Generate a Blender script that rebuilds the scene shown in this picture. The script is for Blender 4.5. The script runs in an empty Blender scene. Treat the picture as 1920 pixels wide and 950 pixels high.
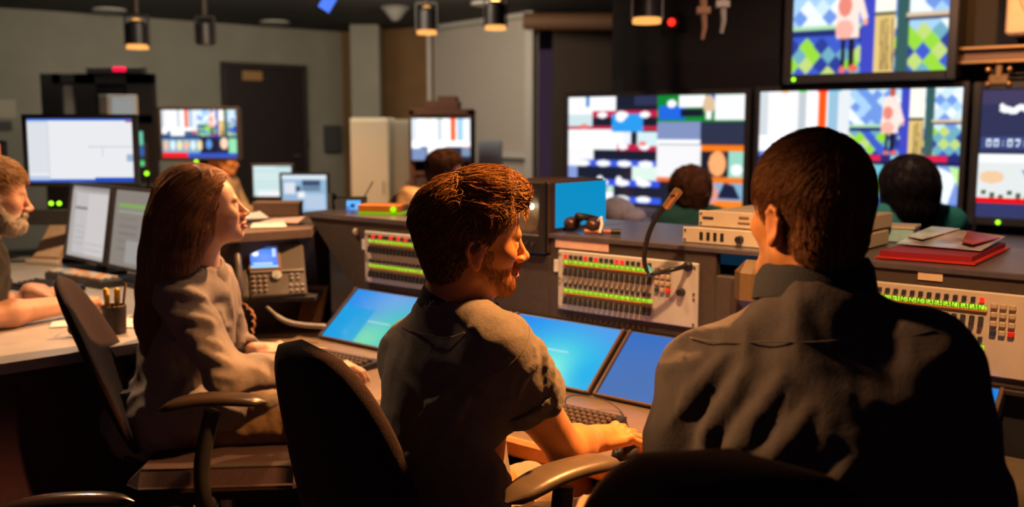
import bpy, math, random
import numpy as np
from mathutils import Vector, Matrix, Euler
random.seed(7); RNG = np.random.default_rng(7)
SC = bpy.context.scene
COL = SC.collection
pi = math.pi
# ---------------------------------------------------------------- camera
CAMH = 1.34; FPX = 1844.0
PITCH = math.atan(235/FPX)
cp, sp = math.cos(PITCH), math.sin(PITCH)
def ray(px, py):
    a = (px-960)/FPX; b = (475-py)/FPX
    return Vector((a, cp+b*sp, -sp+b*cp))
def PY(px, py, Y):
    d = ray(px, py); return Vector((0, 0, CAMH)) + d*(Y/d.y)
def PZ(px, py, z):
    d = ray(px, py); return Vector((0, 0, CAMH)) + d*((z-CAMH)/d.z)
def PN(px, py, p0, n):
    d = ray(px, py); o = Vector((0, 0, CAMH)); n = Vector(n)
    return o + d*((Vector(p0)-o).dot(n)/d.dot(n))
cam = bpy.data.cameras.new('camera'); cam.sensor_width = 36; cam.lens = FPX/1920*36
cam.clip_start = 0.02; cam.clip_end = 60
cam.dof.use_dof = True; cam.dof.focus_distance = 1.95; cam.dof.aperture_fstop = 2.7
cam_o = bpy.data.objects.new('camera', cam); COL.objects.link(cam_o)
cam_o.location = (0, 0, CAMH); cam_o.rotation_euler = (pi/2-PITCH, 0, 0)
SC.camera = cam_o
SC.view_settings.view_transform = 'Standard'; SC.view_settings.look = 'None'
SC.view_settings.gamma = 1; SC.view_settings.use_curve_mapping = False
SC.view_settings.exposure = 0.0
SC.cycles.use_denoising = True
SC.cycles.max_bounces = 5; SC.cycles.sample_clamp_indirect = 4

# ---------------------------------------------------------------- materials
def srgb(r, g, b):
    f = lambda c: (c/255/12.92 if c/255 <= .04045 else ((c/255+.055)/1.055)**2.4)
    return (f(r), f(g), f(b))
MATS = {}
def mat(name, color, rough=.6, metal=0., noise=0., nscale=30., bump=0., bscale=120., spec=.5, attr=None, weave=False, sheen=0., sss=0., coat=0.):
    if name in MATS: return MATS[name]
    m = bpy.data.materials.new(name); m.use_nodes = True
    nt = m.node_tree; N = nt.nodes; L = nt.links
    b = N['Principled BSDF']
    b.inputs['Roughness'].default_value = rough; b.inputs['Metallic'].default_value = metal
    b.inputs['Specular IOR Level'].default_value = spec
    b.inputs['Sheen Weight'].default_value = sheen; b.inputs['Coat Weight'].default_value = coat
    if sss:
        b.inputs['Subsurface Weight'].default_value = sss
        b.inputs['Subsurface Radius'].default_value = (.012, .004, .002)
        b.inputs['Subsurface Scale'].default_value = 1.0
    tc = N.new('ShaderNodeTexCoord')
    src = None
    if attr:
        a = N.new('ShaderNodeAttribute'); a.attribute_name = attr; src = a.outputs['Color']
    n = N.new('ShaderNodeTexNoise'); n.inputs['Scale'].default_value = nscale; n.inputs['Detail'].default_value = 5
    L.new(tc.outputs['Object'], n.inputs['Vector'])
    mx = N.new('ShaderNodeMix'); mx.data_type = 'RGBA'; mx.blend_type = 'MULTIPLY'
    mx.inputs[0].default_value = 1.0
    mp = N.new('ShaderNodeMapRange'); mp.inputs[1].default_value = .3; mp.inputs[2].default_value = .7
    mp.inputs[3].default_value = 1-noise; mp.inputs[4].default_value = 1+noise*.6
    L.new(n.outputs['Fac'], mp.inputs[0])
    cb = N.new('ShaderNodeCombineColor')
    for i in range(3): L.new(mp.outputs[0], cb.inputs[i])
    if src is None: mx.inputs[6].default_value = (*color, 1)
    else: L.new(src, mx.inputs[6])
    L.new(cb.outputs[0], mx.inputs[7]); L.new(mx.outputs[2], b.inputs['Base Color'])
    if bump:
        n2 = N.new('ShaderNodeTexNoise'); n2.inputs['Scale'].default_value = bscale; n2.inputs['Detail'].default_value = 6
        L.new(tc.outputs['Object'], n2.inputs['Vector'])
        bp = N.new('ShaderNodeBump'); bp.inputs['Strength'].default_value = bump; bp.inputs['Distance'].default_value = .004
        hsrc = n2.outputs['Fac']
        if weave:
            w = N.new('ShaderNodeTexVoronoi'); w.inputs['Scale'].default_value = 900
            L.new(tc.outputs['Object'], w.inputs['Vector'])
            ad = N.new('ShaderNodeMath'); ad.operation = 'MULTIPLY_ADD'; ad.inputs[1].default_value = .35
            L.new(w.outputs['Distance'], ad.inputs[0]); L.new(n2.outputs['Fac'], ad.inputs[2]); hsrc = ad.outputs[0]
        L.new(hsrc, bp.inputs['Height']); L.new(bp.outputs[0], b.inputs['Normal'])
    MATS[name] = m; return m
def emit(name, color, strength=1., attr=None):
    if name in MATS: return MATS[name]
    m = bpy.data.materials.new(name); m.use_nodes = True
    nt = m.node_tree; b = nt.nodes['Principled BSDF']
    b.inputs['Base Color'].default_value = (.01, .01, .012, 1); b.inputs['Roughness'].default_value = .12; b.inputs['Specular IOR Level'].default_value = .25
    b.inputs['Emission Strength'].default_value = strength
    if attr:
        a = nt.nodes.new('ShaderNodeAttribute'); a.attribute_name = attr
        nt.links.new(a.outputs['Color'], b.inputs['Emission Color'])
    else: b.inputs['Emission Color'].default_value = (*color, 1)
    MATS[name] = m; return m

# ---------------------------------------------------------------- mesh building
class MB:
    def __init__(s): s.v = []; s.f = []; s.m = []; s.mi = 0
    def add(s, vs, fs, mi=None):
        o = len(s.v); s.v += [tuple(v) for v in vs]; s.f += [tuple(i+o for i in f) for f in fs]
        s.m += [s.mi if mi is None else mi]*len(fs); return s
    def box(s, c, d, rot=None, taper=1., ch=None, mi=None):
        # box centred c with size d; ch: chamfer width
        hx, hy, hz = d[0]/2, d[1]/2, d[2]/2; c = Vector(c)
        R = (rot if isinstance(rot, Matrix) else Euler(rot).to_matrix()) if rot is not None else Matrix.Identity(3)
        if ch is None: ch = min(hx, hy, hz)*.18
        ch = min(ch, min(hx, hy, hz)*.95)
        vs = []; idx = {}
        for sx in (-1, 1):
            for sy in (-1, 1):
                for sz in (-1, 1):
                    t = taper if sz > 0 else 1.
                    for a in range(3):
                        q = [sx*(hx*t-ch), sy*(hy*t-ch), sz*(hz-ch)]
                        q[a] = (sx*hx*t, sy*hy*t, sz*hz)[a]
                        idx[(sx, sy, sz, a)] = len(vs); vs.append(c+R @ Vector(q))
        fs = []
        def F(*k): fs.append([idx[x] for x in k])
        for sg in (-1, 1):
            for a in range(3):
                o = [i for i in range(3) if i != a]
                q = []
                for (u, v) in ((-1, -1), (1, -1), (1, 1), (-1, 1)):
                    k = [0, 0, 0]; k[a] = sg; k[o[0]] = u; k[o[1]] = v; q.append((*k, a))
                if (sg > 0) == (a == 1): q.reverse()
                F(*q)
        for a in range(3):   # edges along axis a
            o = [i for i in range(3) if i != a]
            for u in (-1, 1):
                for v in (-1, 1):
                    k1 = [0, 0, 0]; k1[o[0]] = u; k1[o[1]] = v
                    k2 = list(k1); k1[a] = -1; k2[a] = 1
                    q = [(*k1, o[0]), (*k2, o[0]), (*k2, o[1]), (*k1, o[1])]
                    sgn = u*v*(1 if a != 1 else -1)
                    if sgn > 0: q.reverse()
                    q.reverse()
                    F(*q)
        for sx in (-1, 1):
            for sy in (-1, 1):
                for sz in (-1, 1):
                    q = [(sx, sy, sz, 0), (sx, sy, sz, 1), (sx, sy, sz, 2)]
                    if sx*sy*sz < 0: q.reverse()
                    F(*q)
        return s.add(vs, fs, mi)
    def cyl(s, a, b, r, r2=None, seg=20, caps=True, mi=None):
        a = Vector(a); b = Vector(b); r2 = r if r2 is None else r2
        t = (b-a).normalized(); x = t.orthogonal().normalized(); y = t.cross(x)
        vs = []
        for p, rr in ((a, r), (b, r2)):
            for i in range(seg):
                q = 2*pi*i/seg; vs.append(p+x*math.cos(q)*rr+y*math.sin(q)*rr)
        fs = [(i, (i+1) % seg, seg+(i+1) % seg, seg+i) for i in range(seg)]
        if caps: fs += [tuple(range(seg-1, -1, -1)), tuple(range(seg, 2*seg))]
        return s.add(vs, fs, mi)
    def tube(s, pts, r, seg=10, mi=None, flat=1.):
        pts = [Vector(p) for p in pts]; n = len(pts)
        rs = r if hasattr(r, '__len__') else [r]*n
        vs = []; x = None
        for i, p in enumerate(pts):
            t = (pts[min(i+1, n-1)]-pts[max(i-1, 0)]).normalized()
            if x is None: x = t.orthogonal().normalized()
            x = (x-t*x.dot(t)).normalized(); y = t.cross(x)
            for k in range(seg):
                q = 2*pi*k/seg; vs.append(p+x*math.cos(q)*rs[i]+y*math.sin(q)*rs[i]*flat)
        fs = [(i*seg+k, i*seg+(k+1) % seg, (i+1)*seg+(k+1) % seg, (i+1)*seg+k) for i in range(n-1) for k in range(seg)]
        fs += [tuple(range(seg-1, -1, -1)), tuple((n-1)*seg+k for k in range(seg))]
        return s.add(vs, fs, mi)
    def ell(s, c, r, rot=None, seg=20, rings=12, mi=None):
        c = Vector(c); r = (r, r, r) if not hasattr(r, '__len__') else r
        R = Euler(rot).to_matrix() if rot is not None else Matrix.Identity(3)
        vs = [c+R @ Vector((0, 0, -r[2]))]
        for j in range(1, rings):
            th = -pi/2+pi*j/rings
            for i in range(seg):
                ph = 2*pi*i/seg
                vs.append(c+R @ Vector((r[0]*math.cos(th)*math.cos(ph), r[1]*math.cos(th)*math.sin(ph), r[2]*math.sin(th))))
        vs.append(c+R @ Vector((0, 0, r[2])))
        fs = [(0, 1+(i+1) % seg, 1+i) for i in range(seg)]
        for j in range(rings-2):
            for i in range(seg):
                a = 1+j*seg; fs.append((a+i, a+(i+1) % seg, a+seg+(i+1) % seg, a+seg+i))
        a = 1+(rings-2)*seg; e = len(vs)-1
        fs += [(a+i, a+(i+1) % seg, e) for i in range(seg)]
        return s.add(vs, fs, mi)
    def prism(s, poly, vec, mi=None):
        # polygon of 3D points (ccw seen against vec) extruded by vec
        n = len(poly); vec = Vector(vec); P = [Vector(p) for p in poly]
        vs = P+[p+vec for p in P]
        fs = [tuple(range(n-1, -1, -1)), tuple(range(n, 2*n))]+[(i, (i+1) % n, n+(i+1) % n, n+i) for i in range(n)]
        return s.add(vs, fs, mi)
    def quad(s, *p, mi=None): return s.add(p, [tuple(range(len(p)))], mi)
    def lathe(s, prof, c=(0, 0, 0), seg=24, mi=None):
        c = Vector(c); n = len(prof); vs = []
        for r, z in prof:
            for i in range(seg):
                q = 2*pi*i/seg; vs.append(c+Vector((r*math.cos(q), r*math.sin(q), z)))
        fs = [(j*seg+i, j*seg+(i+1) % seg, (j+1)*seg+(i+1) % seg, (j+1)*seg+i) for j in range(n-1) for i in range(seg)]
        fs += [tuple(range(seg-1, -1, -1)), tuple((n-1)*seg+i for i in range(seg))]
        return s.add(vs, fs, mi)
    def mesh(s, name):
        me = bpy.data.meshes.new(name); me.from_pydata(s.v, [], s.f); me.validate(); me.update()
        if len(me.polygons) == len(s.m) and any(s.m): me.polygons.foreach_set('material_index', s.m)
        return me
def link(name, me, mats, parent=None, smooth=None):
    o = bpy.data.objects.new(name, me); COL.objects.link(o)
    for m in (mats if isinstance(mats, (list, tuple)) else [mats]): me.materials.append(m)
    if parent is not None: o.parent = parent
    if smooth is True: me.polygons.foreach_set('use_smooth', [True]*len(me.polygons))
    elif smooth:
        me.polygons.foreach_set('use_smooth', [True]*len(me.polygons))
        try: me.set_sharp_from_angle(angle=math.radians(smooth))
        except Exception: pass
    return o
def obj(name, mb, mats, parent=None, smooth=35):
    return link(name, mb.mesh(name), mats, parent, smooth)
def tag(o, label, cat, group=None, kind=None):
    o['label'] = label; o['category'] = cat
    if group: o['group'] = group
    if kind: o['kind'] = kind
    return o
def thing(name, label, cat, loc=(0, 0, 0), rotz=0, group=None, rot=None):
    o = bpy.data.objects.new(name, None); COL.objects.link(o); o.empty_display_size = .05
    o.location = loc; o.rotation_euler = rot if rot is not None else (0, 0, rotz)
    return tag(o, label, cat, group)
def struct(name, mb, mats, parent=None, smooth=35):
    o = obj(name, mb, mats, parent, smooth)
    if parent is None: o['kind'] = 'structure'
    return o
def copy_tree(o, parent=None):
    c = o.copy(); COL.objects.link(c)
    if parent is not None: c.parent = parent
    for ch in list(o.children): copy_tree(ch, c)
    return c
# ---------------------------------------------------------------- pictures for lit screens, drawn in code
class Canvas:
    def __init__(s, w, h, bg=(10, 12, 20)):
        s.w, s.h = w, h; s.a = np.zeros((h, w, 3)); s.a[:] = srgb(*bg)
        s.X, s.Y = np.meshgrid((np.arange(w)+.5)/w, (np.arange(h)+.5)/h)
    def put(s, m, c, al=1.):
        c = np.array(srgb(*c)); s.a[m] = s.a[m]*(1-al)+c*al
    def rect(s, x0, y0, x1, y1, c, al=1.): s.put((s.X >= x0) & (s.X < x1) & (s.Y >= y0) & (s.Y < y1), c, al); return s
    def ell(s, cx, cy, rx, ry, c, al=1.): s.put(((s.X-cx)/rx)**2+((s.Y-cy)/ry)**2 < 1, c, al); return s
    def poly(s, pts, c, al=1.):
        m = np.zeros(s.X.shape, bool); n = len(pts); j = n-1
        for i in range(n):
            xi, yi = pts[i]; xj, yj = pts[j]
            if yi != yj:
                m ^= ((yi > s.Y) != (yj > s.Y)) & (s.X < (xj-xi)*(s.Y-yi)/(yj-yi)+xi)
            j = i
        s.put(m, c, al); return s
    def glow(s, cx, cy, rx, ry, c, p=1.):
        g = np.exp(-(((s.X-cx)/rx)**2+((s.Y-cy)/ry)**2)*p)[..., None]
        s.a = s.a*(1-g)+np.array(srgb(*c))*g; return s
    def blur(s, n=1):
        for _ in range(n):
            p = np.pad(s.a, ((1, 1), (1, 1), (0, 0)), 'edge')
            s.a = (p[:-2, 1:-1]+p[2:, 1:-1]+p[1:-1, :-2]+p[1:-1, 2:]+2*p[1:-1, 1:-1])/6
        return s
FONT = {'0':'75557','1':'26227','2':'71747','3':'71717','4':'55711','5':'74717','6':'74757','7':'71122','8':'75757','9':'75717',':':'02020',
        'P':'75744','M':'57755','S':'74717','L':'44447','V':'55552','E':'74647','A':'25755','G':'74557','C':'74447','T':'72222','K':'55655','N':'57775','R':'75765','I':'72227','O':'75557','D':'65556','H':'55755','-':'00700',' ':'00000','+':'02720','U':'55557','B':'65656','X':'55255'}
def ctext(cv, txt, x, y, w, h, c):
    n = len(txt); cw = w/(n*4-1)
    for i, t in enumerate(txt):
        g = FONT.get(t, '00000')
        for r in range(5):
            b = int(g[r])
            for k in range(3):
                if b & (4 >> k): cv.rect(x+(i*4+k)*cw, y+r*h/5, x+(i*4+k+1)*cw, y+(r+1)*h/5, c)
def screen_mesh(name, cv, W, H, y=0., strength=1., parent=None, z0=None, roundc=0.):
    """lit screen facing -y, centred on x=0, z from z0 to z0+H"""
    h, w = cv.h, cv.w
    xs = np.linspace(-W/2, W/2, w); zs = np.linspace(H, 0, h)+(0 if z0 is None else z0)
    X, Z = np.meshgrid(xs, zs)
    V = np.stack([X, np.full_like(X, y), Z], -1).reshape(-1, 3)
    i = np.arange(h*w).reshape(h, w)
    F = np.stack([i[1:, :-1], i[1:, 1:], i[:-1, 1:], i[:-1, :-1]], -1).reshape(-1, 4)
    me = npmesh(name, V, F)
    at = me.color_attributes.new('screen', 'FLOAT_COLOR', 'POINT')
    c = np.ones((h*w, 4), np.float32); c[:, :3] = cv.a.reshape(-1, 3); at.data.foreach_set('color', c.ravel())
    return link(name, me, emit('lit_screen_%g' % strength, None, strength, 'screen'), parent)
def npmesh(name, V, F):
    me = bpy.data.meshes.new(name); V = np.ascontiguousarray(V, np.float32); F = np.ascontiguousarray(F, np.int32)
    me.vertices.add(len(V)); me.vertices.foreach_set('co', V.ravel())
    me.loops.add(F.size); me.loops.foreach_set('vertex_index', F.ravel())
    k = F.shape[1]
    me.polygons.add(len(F)); me.polygons.foreach_set('loop_start', np.arange(0, F.size, k, dtype=np.int32))
    try: me.polygons.foreach_set('loop_total', np.full(len(F), k, np.int32))
    except Exception: pass
    me.update(calc_edges=True); me.validate(); return me
# ================================================================ frames of reference
class Frame:
    def __init__(s, x, y, deg):
        s.o = Vector((x, y, 0)); s.a = math.radians(deg)
        s.x = Vector((math.cos(s.a), math.sin(s.a), 0)); s.y = Vector((-math.sin(s.a), math.cos(s.a), 0))
    def w(s, x, y, z=0.): return s.o+s.x*x+s.y*y+Vector((0, 0, z))
    def hit(s, px, py, y=0.):
        p = PN(px, py, s.w(0, y), s.y); d = p-s.o
        return (d.dot(s.x), y, p.z)
    def loc(s, p): d = p-s.o; return (d.dot(s.x), d.dot(s.y), p.z)
CF = Frame(.51, 2.67, -40)      # desk console, x to the right along its face, y away from us
TF = Frame(1.351, 5.70, -37)    # monitor wall

# ================================================================ materials
M_floor = mat('carpet_floor', (.02, .015, .018), .95, noise=.4, nscale=60, bump=.4)
M_ceil = mat('ceiling_tile', (.035, .033, .03), .9, noise=.25, nscale=4)
M_wall = mat('wall_paint', (.30, .285, .235), .9, noise=.08, nscale=3, bump=.05)
M_wallb = mat('wall_brown', (.24, .13, .055), .9, noise=.12, nscale=3)
M_fabric = mat('partition_fabric', (.55, .49, .44), .95, noise=.1, nscale=40, bump=.2)
M_trim = mat('trim_pale', (.60, .57, .53), .6, noise=.05)
M_black = mat('black_panel', (.012, .011, .013), .7, noise=.2)
M_doorw = mat('door_dark_wood', (.016, .008, .009), .55, noise=.3, nscale=20)
M_lam = mat('console_laminate', (.06, .045, .038), .55, noise=.15, nscale=50, bump=.05)
M_lamtop = mat('console_top', (.09, .078, .09), .28, noise=.15, nscale=40)
M_desk = mat('desk_laminate', (.42, .39, .37), .38, noise=.1, nscale=15)
M_deskedge = mat('desk_edge_wood', (.55, .24, .06), .4, noise=.2, nscale=25)
M_dark = mat('dark_plastic', (.018, .017, .019), .45, noise=.15)
M_dark2 = mat('charcoal_plastic', (.045, .042, .042), .42, noise=.12)
M_grey = mat('grey_plastic', (.22, .21, .2), .5, noise=.08)
M_silver = mat('silver_metal', (.55, .53, .5), .3, metal=.9, noise=.05)
M_beige = mat('beige_metal', (.60, .50, .38), .45, noise=.06, nscale=20)
M_panel = mat('panel_face_grey', (.56, .53, .48), .45, noise=.06, nscale=20)
M_white = mat('white_paper', (.75, .72, .68), .8, noise=.05)
M_peach = mat('peach_tape', (.75, .48, .40), .7, noise=.1)
M_red = mat('red_card', (.55, .03, .02), .45, noise=.08)
M_purple = mat('modesty_purple', (.06, .022, .045), .8, noise=.2, nscale=50)
M_orange = mat('orange_plastic', (.85, .28, .03), .5, noise=.06)
M_yellow = mat('yellow_plastic', (.75, .42, .03), .5, noise=.06)
M_gold = mat('gold_metal', (.75, .45, .18), .3, metal=.8)
M_blueenc = mat('blue_enamel', (.03, .35, .62), .4, noise=.06)
M_brownbox = mat('brown_card', (.20, .11, .07), .8, noise=.12)
M_keycap = mat('keycap_dark', (.035, .033, .035), .4)
M_rub = mat('rubber_black', (.012, .012, .012), .6)
E_green = emit('led_green', (.35, 1., .02), 2.2)
E_lime = emit('label_strip_lime', (.36, .85, .0), 1.25)
E_red = emit('led_red', (1., .02, .01), 2.5)
E_warm = emit('lamp_glow', (1., .45, .12), 7)
E_ring = emit('lamp_ring', (1., .42, .1), 1.3)

# ================================================================ room
def wall(name, p, q, z0, z1, m, th=.08):
    p = Vector(p); q = Vector(q); t = (q-p); t.z = 0; n = Vector((-t.y, t.x, 0)).normalized()*th
    if n.y < 0: n = -n
    b = MB(); P = [Vector((p.x, p.y, z0)), Vector((q.x, q.y, z0)), Vector((q.x, q.y, z1)), Vector((p.x, p.y, z1))]
    b.prism(P, n)
    return struct(name, b, m, smooth=False)
ZC = 2.62
b = MB(); b.box((0, 6, -.05), (16, 20, .1), ch=.001); struct('floor', b, M_floor)
b = MB(); b.box((0, 8, ZC+.06), (16, 17, .12), ch=.001); struct('ceiling', b, M_ceil)
c0 = PZ(86, 20, ZC); c1 = PZ(640, 60, ZC); c2 = PZ(812, 50, ZC); c3 = PZ(1000, 23, ZC); c4 = PZ(1150, 34, ZC)
cL = Vector((-8.0, 9.3, 0))
wall('wall_left', cL, c0, 0, ZC, M_wall)
wall('wall_back', c0, c1, 0, ZC, M_wall)
wall('wall_far', c1, c2, 0, ZC, M_wallb)
wall('wall_partition', c2, c3, 0, ZC, M_fabric)
c3b = c3+Vector((.25, .15, 0)); wall('wall_recess', c3b, PZ(1230, 34, ZC), 0, ZC, mat('recess_brown', (.10, .07, .055), .9, noise=.1))
# pale frame of the partition
def trimbox(n, a, b_, wd, m=M_trim, parent=None):
    mb = MB(); a = Vector(a); b_ = Vector(b_); mb.tube([a, b_], wd, seg=4); return struct(n, mb, m, parent, smooth=False)
off = Vector((-.05, -.06, 0))
trimbox('trim_1', Vector((c3.x, c3.y, 0))+off, Vector((c3.x, c3.y, ZC))+off, .06)
trimbox('trim_2', Vector((c3.x, c3.y, ZC-.03))+off, Vector((c2.x, c2.y, ZC-.03))+off, .035)
trimbox('trim_3', Vector((c2.x, c2.y, 0))+off, Vector((c2.x, c2.y, ZC))+off, .035)
z4 = PY(960, 292, c3.y).z
e = c3.lerp(c2, .45); trimbox('trim_4', Vector((c3.x, c3.y, z4))+off, Vector((e.x, e.y, z4))+off, .045)
# pale column in the far corner and brown soffit
pc = PY(686, 60, 12.6); mb = MB(); mb.box((pc.x, 12.6, ZC/2), (.36, .3, ZC-.01), ch=.01); struct('wall_column', mb, M_wall)
s0 = PZ(1000, -10, 2.5); s1 = PY(1146, 6, s0.y-.6)
mb = MB(); mb.cyl(Vector((c3.x-.1, c3.y-.4, 2.48)), Vector((c3.x+1.1, c3.y-.75, 2.44)), .09, seg=24); struct('trim_5', mb, mat('soffit_brown', (.13, .06, .025), .7))
# monitor wall of black panels
xl = TF.hit(1146, 200, .16)[0]
mb = MB(); mb.prism([TF.w(xl, .16, 0), TF.w(4.2, .16, 0), TF.w(4.2, .16, ZC), TF.w(xl, .16, ZC)], TF.y*.1); struct('wall_monitors', mb, M_black, smooth=False)
x5, _, z5 = TF.hit(1182, 122, .15); x6, _, z6 = TF.hit(1480, 120, .15)
mb = MB(); mb.prism([TF.w(x5, .158, 1.2), TF.w(x6, .158, 1.2), TF.w(x6, .158, z5), TF.w(x5, .158, z5)], -TF.y*.05); struct('trim_6', mb, mat('black_gloss', (.02, .018, .02), .35), smooth=False)
wall('wall_right', TF.w(4.2, .1), (8, -1, 0), 0, ZC, M_black)
# door in the back wall
BF_a = math.degrees(math.atan2(c1.y-c0.y, c1.x-c0.x)); BF = Frame(c0.x, c0.y, BF_a)
def dr():
    x0, _, z = BF.hit(422, 125, -.03); x1, _, _ = BF.hit(564, 128, -.03)
    m = MB(); w = x1-x0; m.box((0, 0, z/2), (w, .05, z), ch=.004)
    d = struct('door_1', m, M_doorw); d.location = BF.w((x0+x1)/2, -.03); d.rotation_euler = (0, 0, BF.a)
    m = MB()
    for s in (-1, 1): m.box((s*(w/2+.03), -.02, z/2), (.06, .08, z), ch=.008)
    m.box((0, -.02, z+.03), (w+.12, .08, .06), ch=.008); struct('door_frame', m, mat('door_frame_dark', (.03, .022, .02), .5), d)
    m = MB(); m.tube([(w*.42, -.03, .98), (w*.42, -.08, .98), (w*.32, -.08, .98)], .012); struct('door_handle', m, M_silver, d)
    m = MB(); m.box((-w*.17, -.032, z-.1), (w*.26, .012, .12), ch=.004); struct('door_closer', m, M_gold, d)
dr()
# ================================================================ ceiling fittings
def spotlight(px, py, Y, sz, label, glow, tilt=0., ht=None):
    p = PY(px, py, Y); t = thing('spotlight', label, 'spotlight', (p.x, p.y, ZC), 0, 'track spotlights hanging from the ceiling')
    z = p.z-ZC
    m = MB(); m.lathe([(.02, 0), (.07, 0), (.07, -.025), (.02, -.03)], seg=20); obj('ceiling_mount', m, M_dark, t)
    m = MB(); m.tube([(0, 0, -.02), (0, 0, z+sz*1.1)], .022); obj('stem', m, mat('stem_brown', (.05, .03, .022), .5), t)
    m = MB(); 
    for s in (-1, 1): m.box((s*sz*.56, 0, z+sz*.25), (.012, .04, sz*1.5), ch=.003)
    m.box((0, 0, z+sz*1.0), (sz*1.12, .04, .015), ch=.003); obj('yoke', m, M_grey if px == 1213 else M_dark2, t)
    m = MB(); m.lathe([(sz*.3, z+sz*.75), (sz*.48, z+sz*.6), (sz*.5, z-sz*.5), (sz*.42, z-sz*.5), (sz*.40, z-sz*.1), (.001, z)], seg=28); obj('lamp_housing', m, M_dark, t)
    m = MB(); m.lathe([(sz*.5, z-sz*.42), (sz*.53, z-sz*.46), (sz*.53, z-sz*.62), (sz*.46, z-sz*.62)], seg=28); obj('front_ring', m, E_ring if glow else M_dark, t)
    if glow:
        m = MB(); m.ell((0, 0, z+sz*.72), (sz*.24, sz*.24, sz*.16)); obj('bulb_cap', m, E_warm if glow > 1 else E_ring, t)
    return t
spotlight(257, 68, 7.5, .15, 'black hanging spotlight above the booth, orange glow on top and rim', 1)
spotlight(385, 64, 7.8, .13, 'unlit dark hanging spotlight above the left wall television', 0)
spotlight(800, 42, 7.5, .14, 'dark hanging spotlight in front of the pale partition top left corner', 1)
spotlight(929, 32, 6.8, .135, 'brightest hanging spotlight with glowing bulb before the pale partition', 2)
spotlight(1213, 12, 5.6, .15, 'spotlight with pale yoke and orange rim above left video wall screen', 1)
# the lamps that light the near desks hang above the picture, same make; the last is added for the near man's back
LAMPS = [(.82, 2.26, 2.2), (.05, 3.75, 2.15), (-1.42, 3.55, 2.4), (-.95, 1.80, 1.92)]
for k, (px, py) in enumerate([(205, 17), (515, 40), (915, 5)]):
    p = PZ(px, py, ZC); t = thing('recessed_light', 'round recessed ceiling light, unlit, %s' % ('above the booth on the left', 'above the dark door', 'between the partition and the bright spotlight')[k], 'ceiling light', p, 0, 'recessed ceiling lights')
    m = MB(); m.lathe([(.10, 0), (.17, 0), (.18, -.02), (.15, -.028), (.10, -.01)], seg=28); obj('rim', m, M_trim, t)
    m = MB(); m.lathe([(.01, .0), (.11, .0), (.1, -.012), (.01, -.016)], seg=24); obj('lens', m, mat('lens_frosted', (.6, .58, .52), .4), t)
p = PZ(741, 13, ZC); t = thing('ceiling_speaker', 'pale cone shaped ceiling fixture above the far corner', 'ceiling fixture', p)
m = MB(); m.lathe([(.13, 0), (.13, -.03), (.05, -.13), (.02, -.15)], seg=26); obj('cone', m, M_grey, t)
m = MB(); m.lathe([(.15, 0), (.16, -.012), (.13, -.03)], seg=26); obj('flange', m, M_grey, t)
p = PY(612, 8, 6.); t = thing('hanging_monitor', 'tilted blue lit panel hanging from the ceiling, mostly above the frame', 'monitor', (p.x, p.y, p.z), 0, rot=(0, .55, .3))
m = MB(); m.box((0, 0, .05), (.09, .03, .2), ch=.005); obj('housing', m, M_grey, t)
m = MB(); m.box((0, -.018, .05), (.075, .004, .18), ch=.001); obj('screen', m, emit('blue_lit', (.08, .2, .85), 1.2), t)
m = MB(); m.tube([(0, 0, .15), (-.25, 0, .55)], .012); obj('arm', m, M_dark, t)

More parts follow.
